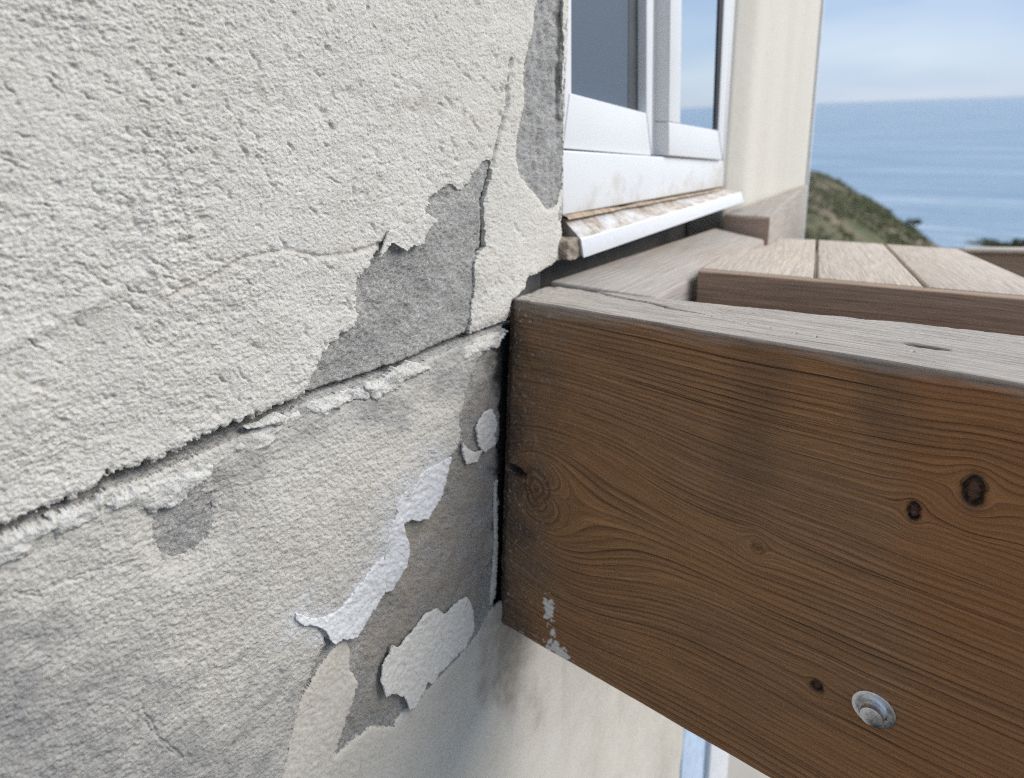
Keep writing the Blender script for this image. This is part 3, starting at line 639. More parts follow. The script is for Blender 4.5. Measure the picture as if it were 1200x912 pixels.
fragment([(540, 408), (566, 396), (590, 388), (588, 398), (560, 412), (543, 420)], 0.0034, 0.0022, M['lip'], 'plaster_fragment', 256)

# -- smooth lower plaster: bottom left of the bare patch and on under the beam
PLOW = [(300, 1010), (300, 880), (330, 862), (359, 804), (374, 778), (389, 758), (404, 747), (409, 760), (408, 785), (418, 796), (414, 816), (402, 850), (391, 884), (411, 868), (431, 851), (458, 851), (469, 836), (480, 827), (505, 802), (531, 775), (557, 745), (575, 712), (588, 704), (640, 700), (1000, 700), (1000, 1010)]
GX, GY = grid(296, 668, 690, 1010, 1.9)
sd = poly_sdf(GX, GY, PLOW)+rag(GX, GY, 1.0, 0.12, 75)+rag(GX, GY, 0.8, 0.3, 77); sd = np.maximum(sd, GX-660)
def low_h(px, py, x, z, ins):
    k = sstep(560, 380, px)
    return 0.0018+0.0006*fbm(x*14, z*14, 3, 81)*sstep(650, 600, px)+k*(0.0004*fbm(x*190, z*290, 4, 83, 0.7)+0.0003*(1-np.abs(fbm(x*190, z*290, 3, 85))*1.6))-0.001*sstep(4, 0, ins)
def a_under_shade(px, py, x, z):
    n = fbm(x*22, z*14, 3, 87); a = sstep(60, 6, seg_dist(px, py, [(584, 700), (590, 740), (585, 800)])*np.where(px > 580, 1, 1.6)+30*n)  # brownish shade beneath the beam, painted into the plaster colour
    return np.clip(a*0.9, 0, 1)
lo = keep_mesh('lower_plaster', GX, GY, sd, low_h, -0.001, M['smooth'], wall, {'dirt_or_dark': a_under_shade}, pitch=1.9)
tag(lo, 'smoother beige plaster below the bare patch')
# continuation of that plaster to the end of the wall, coarse and far from the lens
x0 = float(onY(659.0, 800, D)[0])
nx, nz = 120, 150
gx_, gz_ = np.meshgrid(np.linspace(x0-0.006, XD, nx), np.linspace(-0.40, -1.80, nz), indexing='ij')
hh = 0.0017+0.0025*fbm(gx_*6, gz_*6, 3, 81)*sstep(x0+0.01, x0+0.12, gx_)
idx = np.arange(nx*nz).reshape(nx, nz)
me = mesh_np('lower_plaster', np.stack([gx_, D-hh, gz_], -1).reshape(-1, 3), np.stack([idx[:-1, 1:], idx[1:, 1:], idx[1:, :-1], idx[:-1, :-1]], -1).reshape(-1, 4), True,
             {'dirt_or_dark': (0.35*np.clip(fbm(gx_*9, gz_*2.5, 3, 89), 0, 1)+0.5*sstep(-0.55, -0.45, gz_)*sstep(0.75, 0.5, gx_)).ravel()})  # random dirt, plus painted shade just below the beam
child(link('lower_plaster', me, M['smooth']), wall)
child(box('corner_trim', XW, XE+0.002, D-0.012, D+0.10, -1.8, -0.46, M['whitepaint'], None, 0.002), house)
child(box('blue_strip', XD+0.001, XW-0.001, D-0.004, D+0.05, -1.8, -0.46, M['paleblue'], None, 0.002), house)  # plain pale blue strip beside the white corner trim

# -- paint flakes
def fl(pts, base, curl, mat, seed, label=None, amp=1.5):
    return fragment(pts, base-0.0006, 0.0003, mat, 'paint_flake', seed, 1.2, True, curl, amp, label, 0.0005)
fl([(519, 537), (526, 532), (522, 546), (514, 575), (506, 590), (496, 605), (486, 609), (478, 606), (468, 612), (463, 601), (459, 590), (470, 575), (485, 556), (500, 546)], 0.0042, ((475, 565), (0.75, 0.66), 45, 0.0035), M['paintblue'], 301, 'cool white paint flake curling at the render edge')
fl([(461, 597), (466, 608), (471, 622), (474, 640), (473, 656), (468, 666), (462, 680), (455, 690), (447, 692), (441, 680), (441, 660), (446, 640), (452, 618)], 0.0042, ((444, 645), (1, 0), 32, 0.0030), M['paintblue'], 311)
fl([(341, 722), (342, 715), (360, 721), (378, 720), (395, 708), (412, 688), (430, 664), (446, 646), (448, 690), (443, 699), (430, 716), (415, 738), (408, 743), (395, 744), (386, 750), (381, 746), (376, 735), (366, 729), (352, 729)], 0.0050, ((390, 700), (0.1, 1), 50, 0.0040), M['paintblue'], 321, 'wide bluish white paint flake with a lifted lower edge')
fl([(440, 793), (443, 776), (450, 766), (456, 753), (464, 757), (475, 745), (485, 733), (497, 718), (510, 712), (518, 719), (530, 707), (545, 698), (553, 715), (553, 738), (545, 755), (530, 770), (512, 788), (505, 800), (497, 797), (493, 808), (482, 825), (475, 828), (468, 812), (455, 808), (446, 812)], 0.0030, ((515, 735), (-0.75, 0.66), 100, 0.0055), M['paint'], 331, 'large white paint flake lifting off the bare concrete', 1.2)
fl([(556, 502), (564, 482), (574, 478), (580, 495), (577, 520), (566, 530), (558, 522)], 0.0030, ((565, 500), (0, 1), 40, 0.001), M['paint'], 341, None, 2.2)
fl([(537, 512), (544, 522), (554, 530), (562, 528), (556, 540), (545, 543), (539, 532)], 0.0030, None, M['paint'], 351, None, 1.6)
fl([(437, 300), (452, 283), (470, 294), (478, 287), (489, 285), (496, 270), (505, 258), (495, 250), (470, 262), (448, 270)], 0.0060, ((465, 270), (0, 1), 30, 0.0025), M['stucco'], 371, 'cream stucco tongue hanging over the bare patch', 1.5)
fl([(577, 565), (581, 562), (582, 640), (579, 698), (573, 711), (574, 690), (578, 640)], 0.0020, None, M['smooth'], 381, 'pale plaster bead beside the beam', 0.8)

# ---- core behind, and below the sill
child(box('wall_core', -0.60, XC-0.004, D+0.022, D+0.25, -1.8, 1.2, M['core']), house)
child(box('wall_core', XC-0.003, XE, D+0.060, D+0.25, -1.8, -0.118, M['core']), house)
child(box('wall_core', -0.60, -0.004, D-0.002, D+0.021, -1.8, 1.2, M['stucco']), house)
child(box('wall_core', -0.60, 0.5, D+0.001, D+0.021, -1.8, -0.55, M['smooth']), house)
# broken mortar lump under the sill's near end
bm = bmesh.new(); bmesh.ops.create_icosphere(bm, subdivisions=4, radius=1)
for v in bm.verts:
    q = v.co.copy(); nrm = float(fbm(np.array([q.x*1.6+q.z]), np.array([q.y*1.6-q.z*0.7]), 4, 91)[0])
    f_ = 1+0.13*nrm; mxc = max(abs(q.x), abs(q.y), abs(q.z)); q = q/(mxc**0.75)*f_
    v.co = (q.x*0.0165, q.y*0.011, q.z*0.0095)
c = onY(663, 290, D+0.002)
me = bpy.data.meshes.new('mortar_lump'); bm.to_mesh(me); bm.free()
o = link('mortar_lump', me, M['stone']); o.location = tuple(c); child(o, house); tag(o, 'broken brown mortar lump at the sill end')

# ---- window
REC = 0.013
def wpoly(pts, Y): return [tuple(onY(a, b, Y)) for a, b in pts]
def wpart(name, pts, front, depth, mat, parent, bev=0.0012):
    b = wpoly(pts, D+front); t = lift(b, dy=depth)
    o = prism(name, b, t, mat, None, bev); child(o, parent); return o
win = wpart('window', [(659, 176), (848, 188.5), (848, 219), (659, 253)], REC, 0.05, M['upvc'], house, 0.002); tag(win, 'white plastic window with two sashes beside the stucco corner')
TOP = -260
wpart('sash', [(668, 109), (757.5, 132.5), (763, 182.5), (660, 174)], REC+0.006, 0.03, M['upvc'], win)
wpart('sash', [(655, TOP), (669.8, TOP), (669.8, 109), (667, 174), (655, 174)], REC+0.007, 0.03, M['upvc'], win)
wpart('sash', [(758.5, TOP), (769, TOP), (764, 181.5), (757.6, 131)], REC+0.0065, 0.03, M['upvc'], win)
wpart('mullion', [(769.5, TOP), (790, TOP), (784, 183.5), (764.6, 182)], REC+0.012, 0.03, M['upvc'], win)
wpart('mullion', [(776, TOP), (779, TOP), (774.5, 182.5), (771.5, 182.5)], REC+0.0095, 0.01, M['upvc'], win, 0.0006)
wpart('sash', [(784, 143), (841.5, 153), (846.5, 187.5), (784, 182.5)], REC-0.004, 0.03, M['upvc'], win)
wpart('sash', [(789, TOP), (803, TOP), (797.3, 145.0), (784, 142.5)], REC-0.0035, 0.03, M['upvc'], win)
wpart('sash', [(861, TOP), (872, TOP), (847.5, 187.0), (842, 153)], REC-0.0037, 0.03, M['upvc'], win)
wpart('gasket', [(755, TOP), (760, TOP), (757.8, 134), (751.5, 131)], REC+0.013, 0.012, M['dark'], win, 0.0005)
wpart('gasket', [(853, TOP), (863, TOP), (842.5, 154), (837.5, 153)], REC-0.0025, 0.010, M['dark'], win, 0.0005)
wpart('jamb', [(869, TOP), (881, TOP), (852.5, 225), (846.8, 223)], REC+0.003, 0.05, M['upvc'], win)
# glass
def glass_mat(name, refl):
    mt = bpy.data.materials.new(name); mt.use_nodes = True; nt = mt.node_tree; nt.nodes.clear()
    out = N(nt, 'ShaderNodeOutputMaterial'); gl = N(nt, 'ShaderNodeBsdfGlossy', i_Roughness=0.02); gl.inputs['Color'].default_value = (0.92, 0.96, 1.0, 1)
    tr = N(nt, 'ShaderNodeBsdfTransparent'); tr.inputs['Color'].default_value = (0.75, 0.80, 0.82, 1)
    fr = N(nt, 'ShaderNodeFresnel', i_IOR=1.5); mx = N(nt, 'ShaderNodeMixShader')
    nt.links.new(mrange(nt, fr.outputs[0], 0, 1, refl, 1.0), mx.inputs[0]); L(nt, tr, 0, mx, 1); L(nt, gl, 0, mx, 2); L(nt, mx, 0, out, 0)
    return mt
M['glass'] = glass_mat('coated window glass', 0.85)
mt, nt, bs = new_mat('insect screen'); oc = geopos(nt)
wv1 = N(nt, 'ShaderNodeTexWave', i_Scale=230.0, bands_direction='X'); wv2 = N(nt, 'ShaderNodeTexWave', i_Scale=230.0, bands_direction='Z')
nt.links.new(oc, wv1.inputs[0]); nt.links.new(oc, wv2.inputs[0])
ws = mth(nt, 'MAXIMUM', wv1.outputs['Fac'], wv2.outputs['Fac'])
nt.links.new(mixc(nt, ws, (0.038, 0.052, 0.070), (0.098, 0.130, 0.172)), bs.inputs['Base Color']); bs.inputs['Roughness'].default_value = 0.55
M['screen'] = mt
M['slate'] = simple('slate grey strip', (0.075, 0.082, 0.085), 0.5)
wpart('glass_pane', [(795, TOP), (856, TOP), (842, 160), (795, 152)], REC-0.0010, 0.004, M['glass'], win, 0)
wpart('glass_pane', [(667, TOP), (760, TOP), (759, 136), (667, 112)], REC+0.022, 0.004, M['glass'], win, 0)
wpart('insect_screen', [(667, TOP), (738.5, TOP), (736, 130), (667, 112)], REC+0.0165, 0.001, M['screen'], win, 0)
wpart('screen_frame', [(739, TOP), (757, TOP), (754.5, 136), (736, 130.5)], REC+0.0160, 0.004, M['slate'], win, 0.0005)
child(box('room', XC+0.001, 1.10, D+REC+0.11, D+0.9, -0.117, 1.0, M['room']), house)
# ---- sill
zs0 = -0.118
sf = D-0.012                       # outer edge of the sill
a0 = onY(681, 281, sf); a1 = onY(869, 225.5, sf); b0 = onY(684, 302.5, sf); b1 = onY(871.5, 237, sf)
back0 = onY(659, 256, D+REC+0.002); back1 = onY(846, 221, D+REC+0.002)
mt, nt, bs = new_mat('stained white sill'); p = geopos(nt)
n1 = noise(nt, 34, 6, 0.65, p); n2 = noise(nt, 160, 4, 0.6, p); sx = N(nt, 'ShaderNodeSeparateXYZ'); nt.links.new(p, sx.inputs[0])
edge_ = mrange(nt, sx.outputs[1], D-0.0118, D-0.0095, -0.30, 0.06)
mk = mrange(nt, mth(nt, 'ADD', n1.outputs[0], edge_), 0.36, 0.58)
c = mixc(nt, mk, (0.74, 0.75, 0.77), mixc(nt, mrange(nt, n2.outputs[0], 0.35, 0.65), (0.30, 0.235, 0.18), (0.60, 0.53, 0.45)))
nt.links.new(c, bs.inputs['Base Color']); bs.inputs['Roughness'].default_value = 0.6; bump(nt, bs, n1.outputs[0], 0.3, 0.003); M['sill'] = mt
th = (a0[2]-b0[2])
sill = prism('window_sill', [back0-[0, 0, th], b0, b1, back1-[0, 0, th]], [back0, a0, a1, back1], M['sill'], None, 0.0005); child(sill, house)
tag(sill, 'white painted window sill with brown dirt and flaking')
# rotten strip of old mortar between sill and frame
q0 = onY(660, 252, D+REC-0.001); q1 = onY(846, 219, D+REC-0.001)
cl_ = []
bm = bmesh.new(); nseg = 70; rings = []
for i in range(nseg+1):
    t = i/nseg; c_ = q0*(1-t)+q1*t; r1 = 0.0050*(1+0.5*float(gnoise(np.array([t*9.0]), np.array([0.3]), 5)[0]))*(1-0.4*t); r2 = r1*0.6
    rings.append([bm.verts.new((c_[0], c_[1]-r1*math.cos(k*math.pi/4), c_[2]-0.004+r2*math.sin(k*math.pi/4)*(0.95+0.1*random.random()))) for k in range(5)])
for i in range(nseg):
    for k in range(4): bm.faces.new((rings[i][k], rings[i+1][k], rings[i+1][k+1], rings[i][k+1]))
me = bpy.data.meshes.new('mortar_strip'); bm.to_mesh(me); bm.free()
mt = simple('old orange mortar', (0.44, 0.33, 0.23), 0.95, 0, 0.25, 90, 0.5); child(link('mortar_strip', me, mt), house)
# ---- pier beyond the window
mt, nt, bs = new_mat('painted cream pier'); p = geopos(nt)
mpp = N(nt, 'ShaderNodeMapping'); mpp.inputs['Scale'].default_value = (14, 14, 1.6); nt.links.new(p, mpp.inputs[0])
n1 = noise(nt, 1.0, 5, 0.6, mpp.outputs[0]); n2 = noise(nt, 60, 4, 0.6, p)
c = mixc(nt, mrange(nt, n1.outputs[0], 0.3, 0.7), (0.62, 0.57, 0.485), (0.68, 0.64, 0.56)); c = mixc(nt, mrange(nt, n2.outputs[0], 0.6, 0.75, 0, 0.3), c, (0.42, 0.36, 0.28))
nt.links.new(c, bs.inputs['Base Color']); bs.inputs['Roughness'].default_value = 0.8; bump(nt, bs, n2.outputs[0], 0.25, 0.002); M['pier'] = mt
xp0 = float(onY(851, 200, D+REC)[0]); xp1 = 1.436; xk = float(onY(879, 150, D)[0])
zp = -0.150
fp = [(xp0, D+REC+0.001, -0.6), (xk, D, -0.6), (xp1, D, -0.6), (xp1, D+0.20, -0.6), (xp0, D+0.20, -0.6)]
pier = prism('pier', fp, lift(fp, dz=1.9), M['pier'], None, 0.008); child(pier, house); tag(pier, 'cream painted pier beyond the window')
child(box('corner_bead', xp1+0.0005, xp1+0.010, D-0.002, D+0.004, -0.42, 1.2, M['whitepaint'], None, 0.001), house)

# ------------------------------------------------------------------ big foreground beam
BK = 0.047; BP0 = np.array([0.4584, D, -0.3016]); BN = np.array([1.0, 0, -BK])      # face leans a little
def onB(px, py): return onP(px, py, BP0, BN)
tp = onB(np.array([602., 860, 1200]), np.array([351., 393, 453])); bt = onB(np.array([588., 645, 896]), np.array([732., 765, 911]))
kt = np.polyfit(tp[:, 1], tp[:, 2], 1); kb = np.polyfit(bt[:, 1], bt[:, 2], 1)
bk = onZ(np.array([650., 1200]), np.array([333., 400]), np.polyval(kt, 0.15)); kx = np.polyfit(bk[:, 1], bk[:, 0], 1)   # back top edge
YE = D+0.0010
ys_ = np.concatenate([np.linspace(YE, YE-0.02, 22)[:-1], np.arange(YE-0.02, -0.03, -0.0008), np.linspace(-0.031, -0.40, 60)])
nfz, ntx = 340, 80
u_f = np.linspace(0, 1, nfz)                   # bottom to top of the face
cols = []; kinds = []
prof = []
NP = nfz+ntx+12+8
Yg = np.repeat(ys_[:, None], NP, 1); Xg = np.zeros_like(Yg); Zg = np.zeros_like(Yg); NX = np.zeros_like(Yg); NZ = np.zeros_like(Yg); side = np.zeros(NP)
R1 = 0.0022
for i in range(nfz):
    zb_, zt_ = np.polyval(kb, ys_)+0.002, np.polyval(kt, ys_)-R1
    z = zb_+(zt_-zb_)*u_f[i]; Zg[:, i] = z; Xg[:, i] = BP0[0]+BK*(z-BP0[2]); NX[:, i] = -1
for i in range(ntx):
    t = (i/(ntx-1))**1.0; zt_ = np.polyval(kt, ys_); xf = BP0[0]+BK*(zt_-BP0[2])+R1; xb_ = np.polyval(kx, ys_)
    j = nfz+i; Xg[:, j] = xf+(xb_-xf)*t; Zg[:, j] = zt_; NZ[:, j] = 1; side[j] = 1
for i in range(12):
    j = nfz+ntx+i; t = (i+1)/12; zt_, zb_ = np.polyval(kt, ys_), np.polyval(kb, ys_); Xg[:, j] = np.polyval(kx, ys_)+0.002; Zg[:, j] = zt_-0.002+(zb_-zt_+0.002)*t; NX[:, j] = 1; side[j] = 2
for i in range(8):
    j = nfz+ntx+12+i; t = (i+1)/8.0; zb_ = np.polyval(kb, ys_); x0_ = np.polyval(kx, ys_); x1_ = BP0[0]+BK*(zb_-BP0[2])+0.003; Xg[:, j] = x0_+(x1_-x0_)*t; Zg[:, j] = zb_; NZ[:, j] = -1; side[j] = 3
SG = np.repeat(side[None, :], len(ys_), 0)
al = D-Yg
KN = []
for (px, py, rad_, asp, dark, core) in [(628, 572, 0.024, 1.35, 0.40, 0.0), (1141, 576, 0.0098, 1.95, 1.0, 0.45), (1071, 600, 0.0062, 2.0, 1.0, 0.5), (887, 640, 0.0055, 1.4, 0.35, 0), (957, 805, 0.0042, 1.15, 0.9, 0.0), (1290, 640, 0.012, 1.5, 0.8, 0.2)]:
    q = onB(px, py); KN.append((D-q[1], q[2], rad_, asp, dark, core))
b_ = np.where(SG == 1, (Xg-0.46)+0.35, np.where(SG == 3, Xg-0.2, Zg))
psi = b_+0.0034*fbm(al*3.0, b_*7, 3, 401)+0.0007*fbm(al*14, b_*30, 2, 405)
knot = np.zeros_like(psi); kcore = np.zeros_like(psi); kdisp = np.zeros_like(psi); front = SG == 0
# downward sweep of the grain behind the big knot
k0 = KN[0]; da, db = al-k0[0], Zg-k0[1]
psi = psi+np.where(front, 0.022*np.exp(-((da-0.04)/0.055)**2-((db+0.055)/0.05)**2)-0.018*np.exp(-((da-0.05)/0.07)**2-((db-0.05)/0.05)**2), 0)
for (ka, kz, r_, asp, dk, cr_) in KN:
    an = np.arctan2(Zg-kz, al-ka); wob_ = 1+0.05*np.sin(3*an+ka*40)+0.04*np.sin(5*an+kz*90)
    d = np.hypot((al-ka)*asp, Zg-kz)/wob_; df = np.hypot((al-ka)*(0.5+0.4*asp), Zg-kz)
    fl_ = np.where(front, (r_**2)*1.5/(df*df+0.42*r_*r_), 0)
    psi = psi-(b_-kz)*np.minimum(fl_, 2.6)*np.exp(-(d/(r_*6))**2)
    if dk > 0.5:
        ringk = np.exp(-((d-r_*0.74)/(r_*0.24))**2)
        knot = np.maximum(knot, np.where(front, dk*np.maximum(sstep(r_*0.98, r_*0.88, d), 0.35*sstep(r_*1.5, r_*0.9, d)), 0))
        kcore = np.maximum(kcore, np.where(front, cr_*1.5*sstep(r_*0.62, r_*0.40, d+r_*0.4*gnoise(al*500, Zg*350, 41)), 0))
        kdisp += np.where(front, -0.0022*ringk+0.0006*np.exp(-(d/(r_*0.5))**2), 0)
    else:
        rk = 0.5+0.5*np.sin(d/r_*22+1.5*gnoise(al*160, Zg*160, 43)); m_ = sstep(r_*1.05, r_*0.5, d)
        knot = np.maximum(knot, np.where(front, dk*m_*rk, 0)); kdisp += np.where(front, m_*(0.0012*(1-d/r_)-0.0011*rk), 0)
# open hole at the left side of the big knot
q = onB(603, 552); dh = np.hypot((al-(D-q[1]))*0.7+0.45*(Zg-q[2]), (Zg-q[2])*1.35-0.15*(al-(D-q[1])))+0.0012*gnoise(al*300, Zg*300, 45)
kdisp += np.where(front, -0.012*sstep(0.0085, 0.004, dh), 0); knot = np.maximum(knot, np.where(front, 0.85*sstep(0.009, 0.0045, dh), 0))
# surface relief
rel = 0.0005*fbm(al*18, psi*420, 3, 411)+0.0003*fbm(al*5, Zg*9, 3, 415)
rg_ = np.abs((psi*175) % 1-0.5)*2; rel += 0.00035*rg_
# worn top edge and end
topd = np.where(front, np.polyval(kt, Yg)-Zg, 0)
endd = YE-Yg
wear = np.where(front, sstep(0.009, 0.0, topd+0.005*fbm(al*14, Zg*60, 3, 421)+0.004*fbm(al*30, psi*500, 3, 425)), 0)
rel -= np.where(front, 0.0014*sstep(0.007, 0.0, topd+0.002*fbm(al*30, al*0+2.2, 3, 423)), 0)
rel += sstep(0.05, 0, endd)*0.0007*fbm(al*160, b_*160, 3, 431)-0.0025*sstep(0.006, 0, endd)
topm = SG == 1
# split along the top
xs_ = Xg; sp0 = onZ(662, 335, np.polyval(kt, 0.28)); sp1 = onZ(812, 366, np.polyval(kt, 0.16))
ts = np.clip((sp0[1]-Yg)/(sp0[1]-sp1[1]), -0.5, 1.6); cx_ = sp0[0]+(sp1[0]-sp0[0])*ts+0.0016*fbm(al*40, al*0+1.0, 3, 441)
wsp = 0.0026*sstep(-0.2, 0.05, ts)*sstep(1.15, 0.75, ts)+1e-5
rel -= np.where(topm, 0.010*sstep(1.0, 0.2, np.abs(Xg-cx_)/wsp), 0)
q = onZ(1083, 407, np.polyval(kt, 0.04)); dk_ = np.hypot((Yg-q[1])*0.32, Xg-q[0])
kdisp += np.where(topm, -0.0035*sstep(0.0042, 0.0022, dk_), 0); knot = np.maximum(knot, np.where(topm, 0.8*sstep(0.0046, 0.0026, dk_), 0))
tot = rel+kdisp
V = np.stack([Xg+NX*tot, Yg+0.0012*fbm(Zg*60, Xg*60, 2, 451)*sstep(0.004, 0, endd), Zg+NZ*tot], -1)
weather = np.where(front, 0.5*wear+0.55*sstep(0.085, 0.0, endd+0.03*fbm(al*20, Zg*20, 3, 461))+0.25*np.clip(fbm(al*7, Zg*5, 3, 463), 0, 1), 0)
redq = np.where(front, sstep(0.262, 0.285, al+0.012*fbm(Zg*20, al*8, 3, 471)+0.12*(Zg+0.30))*0.9+0.5*sstep(0.06, 0, Zg-np.polyval(kb, Yg)-0.05)*sstep(0.10, 0.2, al)+0.25*np.clip(fbm(al*6, Zg*14, 3, 473), 0, 1), 0)
q = onB(885, 470); algae = np.where(front, sstep(0.03, 0.004, np.abs(al-(D-q[1])+0.006*fbm(Zg*18, al*18, 3, 481)))*sstep(-0.30, -0.22, Zg)*0.9, 0)
q = onB(1045, 480); algae = np.maximum(algae, np.where(front, 0.8*sstep(0.022, 0.002, np.abs(al-(D-q[1])+0.01*fbm(Zg*18, al*18, 3, 483)))*sstep(-0.22, -0.17, Zg), 0))
speck = np.where(front, sstep(0.075, 0.0, endd)*0.9+0.05, np.where(topm, 0.15*sstep(0.05, 0, endd), 0))
def splat_at(px, py, rx, ry, sd_):
    q = onB(px, py); d = np.hypot((al-(D-q[1]))/rx, (Zg-q[2])/ry)+0.55*fbm(al*240, Zg*240, 3, sd_); return np.where(front, sstep(0.85, 0.65, d), 0)
splat = np.maximum.reduce([splat_at(643, 714, 0.006, 0.013, 1), splat_at(652, 760, 0.011, 0.008, 2), splat_at(660, 768, 0.008, 0.004, 3), splat_at(648, 742, 0.003, 0.005, 5)])
ny = len(ys_); idx = np.arange(ny*NP).reshape(ny, NP); nxt = np.roll(idx, -1, 1)
Fq = np.stack([idx[:-1], idx[1:], nxt[1:], nxt[:-1]], -1).reshape(-1, 4)
cap = []
V = V.reshape(-1, 3)
# closed ends
c0 = V[idx[0]].mean(0); c1 = V[idx[-1]].mean(0); n0 = len(V)
Fcap = [(n0, idx[0][i], idx[0][(i+1) % NP], n0) for i in range(0)]
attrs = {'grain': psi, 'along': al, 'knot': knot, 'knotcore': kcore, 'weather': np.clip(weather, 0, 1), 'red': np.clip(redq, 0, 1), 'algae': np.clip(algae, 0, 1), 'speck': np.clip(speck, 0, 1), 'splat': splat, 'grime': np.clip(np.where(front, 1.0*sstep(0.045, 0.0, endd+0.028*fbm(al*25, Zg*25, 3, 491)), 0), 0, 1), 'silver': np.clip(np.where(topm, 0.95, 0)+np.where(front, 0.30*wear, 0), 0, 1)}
me = mesh_np('timber_beam', V, Fq, True, {k: v.ravel() for k, v in attrs.items()})
bm = bmesh.new(); bm.from_mesh(me); bm.verts.ensure_lookup_table()
for row in (idx[0], idx[-1]):
    try: bm.faces.new([bm.verts[int(i)] for i in row])
    except ValueError: pass
bmesh.ops.recalc_face_normals(bm, faces=bm.faces); bm.to_mesh(me); bm.free()
beam = link('timber_beam', me, M['beam']); tag(beam, 'big brown weathered timber beam with knots butting against the stucco wall', 'beam')
# washer-head bolt
q = onB(1024, 830); ax = Vector((-1, 0, BK)).normalized()
def lathe(name, prof, mat, n=64):
    bm = bmesh.new(); rings = []
    for (r_, h_) in prof: rings.append([bm.verts.new((math.cos(k*2*math.pi/n)*r_, math.sin(k*2*math.pi/n)*r_, h_)) for k in range(n)])
    for a, b in zip(rings[:-1], rings[1:]):
        for k in range(n): bm.faces.new((a[k], a[(k+1) % n], b[(k+1) % n], b[k]))
    bm.faces.new(rings[-1]); bmesh.ops.recalc_face_normals(bm, faces=bm.faces)
    me = bpy.data.meshes.new(name); bm.to_mesh(me); bm.free()
    me.polygons.foreach_set('use_smooth', [True]*len(me.polygons)); me.set_sharp_from_angle(angle=math.radians(32)); return link(name, me, mat)
RB = 0.0108
bolt = lathe('bolt', [(RB*0.66, 0.0014), (RB*0.58, 0.0026), (RB*0.55, 0.0050), (RB*0.53, 0.0088), (RB*0.51, 0.0094), (RB*0.46, 0.0096), (RB*0.2, 0.0097)], M['zinc'])
bolt.rotation_mode = 'QUATERNION'; bolt.rotation_quaternion = ax.to_track_quat('Z', 'Y'); bolt.location = tuple(q); child(bolt, beam)
wash = lathe('washer', [(RB*0.98, -0.002), (RB, 0.0008), (RB*0.985, 0.0015), (RB*0.94, 0.0017), (RB*0.75, 0.0017), (RB*0.5, 0.0017)], M['zinc'])
wash.rotation_mode = 'QUATERNION'; wash.rotation_quaternion = bolt.rotation_quaternion; wash.location = tuple(q); child(wash, bolt)

# ------------------------------------------------------------------ other timbers and the deck
ZL = -0.1535
pts = [onZ(651, 331, ZL), onZ(846, 262, ZL), onZ(866, 292, ZL), onZ(790, 344, ZL)]
inn = [(0.5375, 0.2980), (0.965, 0.289), (0.965, 0.212), (0.557, 0.212)]
inn = [(0.5375, 0.3050, -0.1515), (0.965, 0.302, -0.161), (0.965, 0.2415, -0.171), (0.557, 0.2155, -0.1560)]
led = wood_prism('ledger_timber', [(x, y, z-0.14) for x, y, z in inn], inn, M['greywood'], None, (1, 0, 0), 0.003)
tag(led, 'silvered ledger timber lying along the wall under the window sill', 'timber')
# short blocks at the foot of the pier
zb = -0.143
B0, B1, B2, B3 = onZ(846, 252, zb), onZ(903, 254, zb), onZ(943.5, 221, zb), onZ(868, 232, zb)
B2 = np.array([xp1-0.005, D-0.004, zb]); B3 = np.array([1.05, D-0.003, zb]); B0 = np.array([B0[0]+0.01, min(B0[1], D-0.004), zb])
blk = wood_prism('pier_block', lift([B0, B1, B2, B3], dz=-0.10), [B0, B1, B2, B3], M['greywood'], None, (1, 0.1, 0), 0.003)
tag(blk, 'grey wedge shaped timber block at the foot of the cream pier', 'block')
e0, e1 = B0, B1; nrm_ = np.array([-(e1-e0)[1], (e1-e0)[0], 0.0]); nrm_ /= np.linalg.norm(nrm_)
if nrm_[0] > 0: nrm_ = -nrm_
ef = [e0+nrm_*0.0045, e1+nrm_*0.0045, e1+nrm_*0.0005, e0+nrm_*0.0005]; ef = [q-np.array([0, 0, 0.002]) for q in ef]
wood_prism('end_face', lift(ef, dz=-0.096), ef, M['brownwood'], blk, (0, 1, 0), 0.001)
# deck platform: boards fall away gently from the front edge
dk = empty('deck_platform', (0.70, 0.1, -0.26)); tag(dk, 'low deck platform with pale boards and brown fascia behind the big beam', 'deck')
ZD = -0.152
f0 = onZ(822.5, 313.5, ZD); f1 = onZ(1200, 345, ZD); fdir = (f1-f0)/np.linalg.norm(f1-f0)
bd = ray(957, 212); bd = bd/np.linalg.norm(bd); nP = np.cross(fdir, bd); nP /= np.linalg.norm(nP)
def onD(px, py): return onP(px, py, f0, nP)
def line_front(px):                # point on the front edge at that column
    y = 313.5+(345-313.5)*(px-822.5)/(1200-822.5); return onD(px, y)
ends = [(822.5, 880.5, 278.0), (955.6, 957.6, 281.0), (1084.5, 1036.5, 286.0), (1200.0, 1125.0, 292.0)]
fr_ = [line_front(a) for a, b, c in ends]; bk_ = [onD(b, c) for a, b, c in ends]
fr_[3] = onD(1198, 329); 
fr_full = onD(1290, 376)
GAP = 0.0016
dn = np.array([0, 0, -0.020])
for i in range(3):
    a, b = fr_[i], (fr_[i+1] if i < 2 else line_front(1262)); c_, d_ = bk_[i+1], bk_[i]
    gp = fdir*GAP
    top = [a+(gp if i else 0*gp)-bd*0.004, b-gp-bd*0.004, c_-gp, d_+(gp if i else 0*gp)]
    o = wood_prism('board', [q+dn for q in top], top, M['deckwood'], dk, bd, 0.0018)
g0 = fr_[0]; g1 = line_front(1275)
low = np.array([0, 0, -0.0012])
fa = [g0+low+dn*0+bd*0.000, g1+low, g1+low+bd*0.024, g0+low+bd*0.024]
fa = [q+np.array([0, 0, -0.0208]) for q in fa]
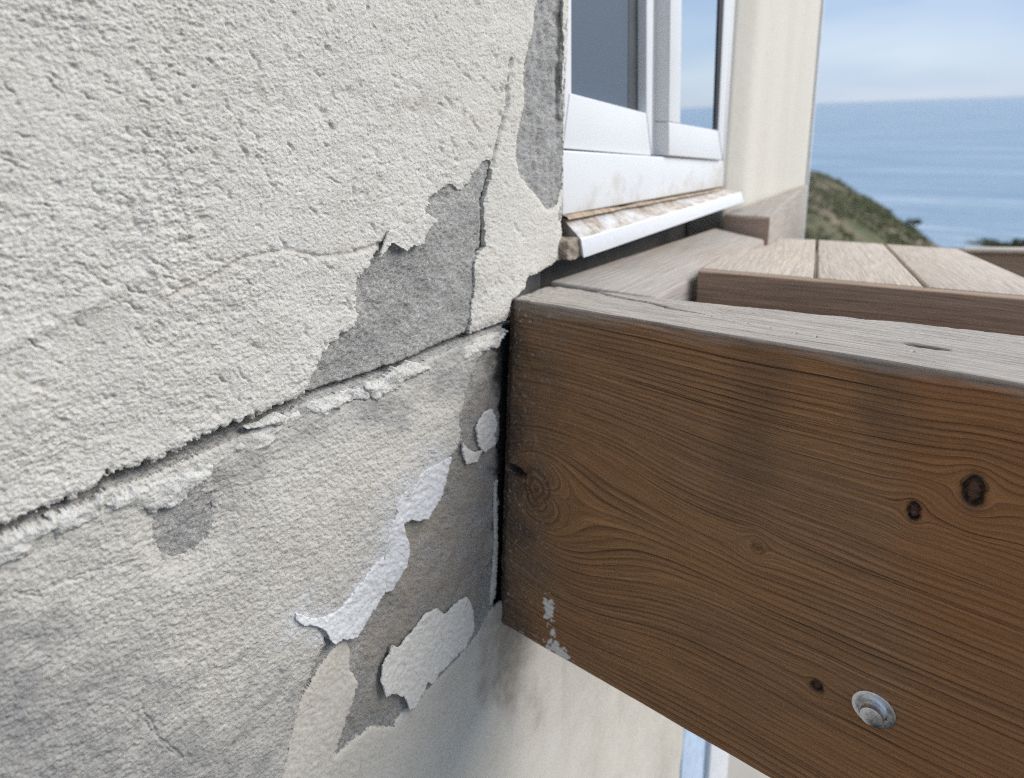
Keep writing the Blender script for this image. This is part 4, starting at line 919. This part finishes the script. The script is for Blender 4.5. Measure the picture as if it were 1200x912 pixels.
# fascia: top hidden just under the boards' front, its face flush a hair in front
fb = [g0-bd*0.006, g1-bd*0.006, g1-bd*0.0045+0*bd, g0-bd*0.0045]
o = wood_prism('fascia_board', [np.array([q[0], q[1], -0.30]) for q in [g0-bd*0.026, g1-bd*0.026, g1-bd*0.0052, g0-bd*0.0052]], [q-np.array([0, 0, 0.0006]) for q in [g0-bd*0.026, g1-bd*0.026, g1-bd*0.0052, g0-bd*0.0052]], M['brownwood'], dk, fdir, 0.0016)
o = box('joist', 0, 1, 0, 1, 0, 1, M['brownwood']); o.scale = (0.20, 0.03, 0.09); o.location = (float(fr_[1][0])+0.02, float(fr_[1][1])-0.05, -0.29); child(o, dk)
# timber beyond the deck on the right
qa = onX(1128, 296.0, 1.55); qb = onX(1330, 299.5, 1.55)
t0 = [qa, qb, qb+[0.035, 0, 0], qa+[0.035, 0, 0]]
far = wood_prism('far_timber', lift(t0, dz=-0.30), t0, M['brownwood'], None, (0, 1, 0), 0.006); tag(far, 'brown timber with pale top edge beyond the right side of the deck', 'timber')
capb = [q+np.array([0, 0, 0.0005]) for q in lift(t0, dx=-0.006)]
o = wood_prism('top_board', capb, lift(capb, dz=0.006), M['deckwood'], None, (0, 1, 0), 0.002); child(o, far)
# patio below
mt, nt, bs = new_mat('pale paving'); p = geopos(nt); n1 = noise(nt, 8, 5, 0.6, p)
nt.links.new(mixc(nt, n1.outputs[0], (0.34, 0.30, 0.25), (0.52, 0.47, 0.40)), bs.inputs['Base Color']); bs.inputs['Roughness'].default_value = 0.9
pat = box('patio', 0.95, 3.2, -0.6, 3.0, -1.9, -1.70, mt); tag(pat, 'pale paved ground below the deck', None, None, 'structure')

# ------------------------------------------------------------------ sea air
hm = bpy.data.materials.new('sea haze'); hm.use_nodes = True; nt = hm.node_tree; nt.nodes.clear()
ho = N(nt, 'ShaderNodeOutputMaterial'); hv = N(nt, 'ShaderNodeVolumePrincipled', i_Density=2.0e-5); hv.inputs['Color'].default_value = (0.82, 0.92, 1.0, 1); hv.inputs['Anisotropy'].default_value = 0.2
nt.links.new(hv.outputs[0], ho.inputs['Volume'])
hz = box('haze', -9.5e4, 9.5e4, -9.5e4, 9.5e4, SEA-7.5, 6.0, hm); tag(hz, 'thin pale haze over the sea', 'haze', None, 'stuff')
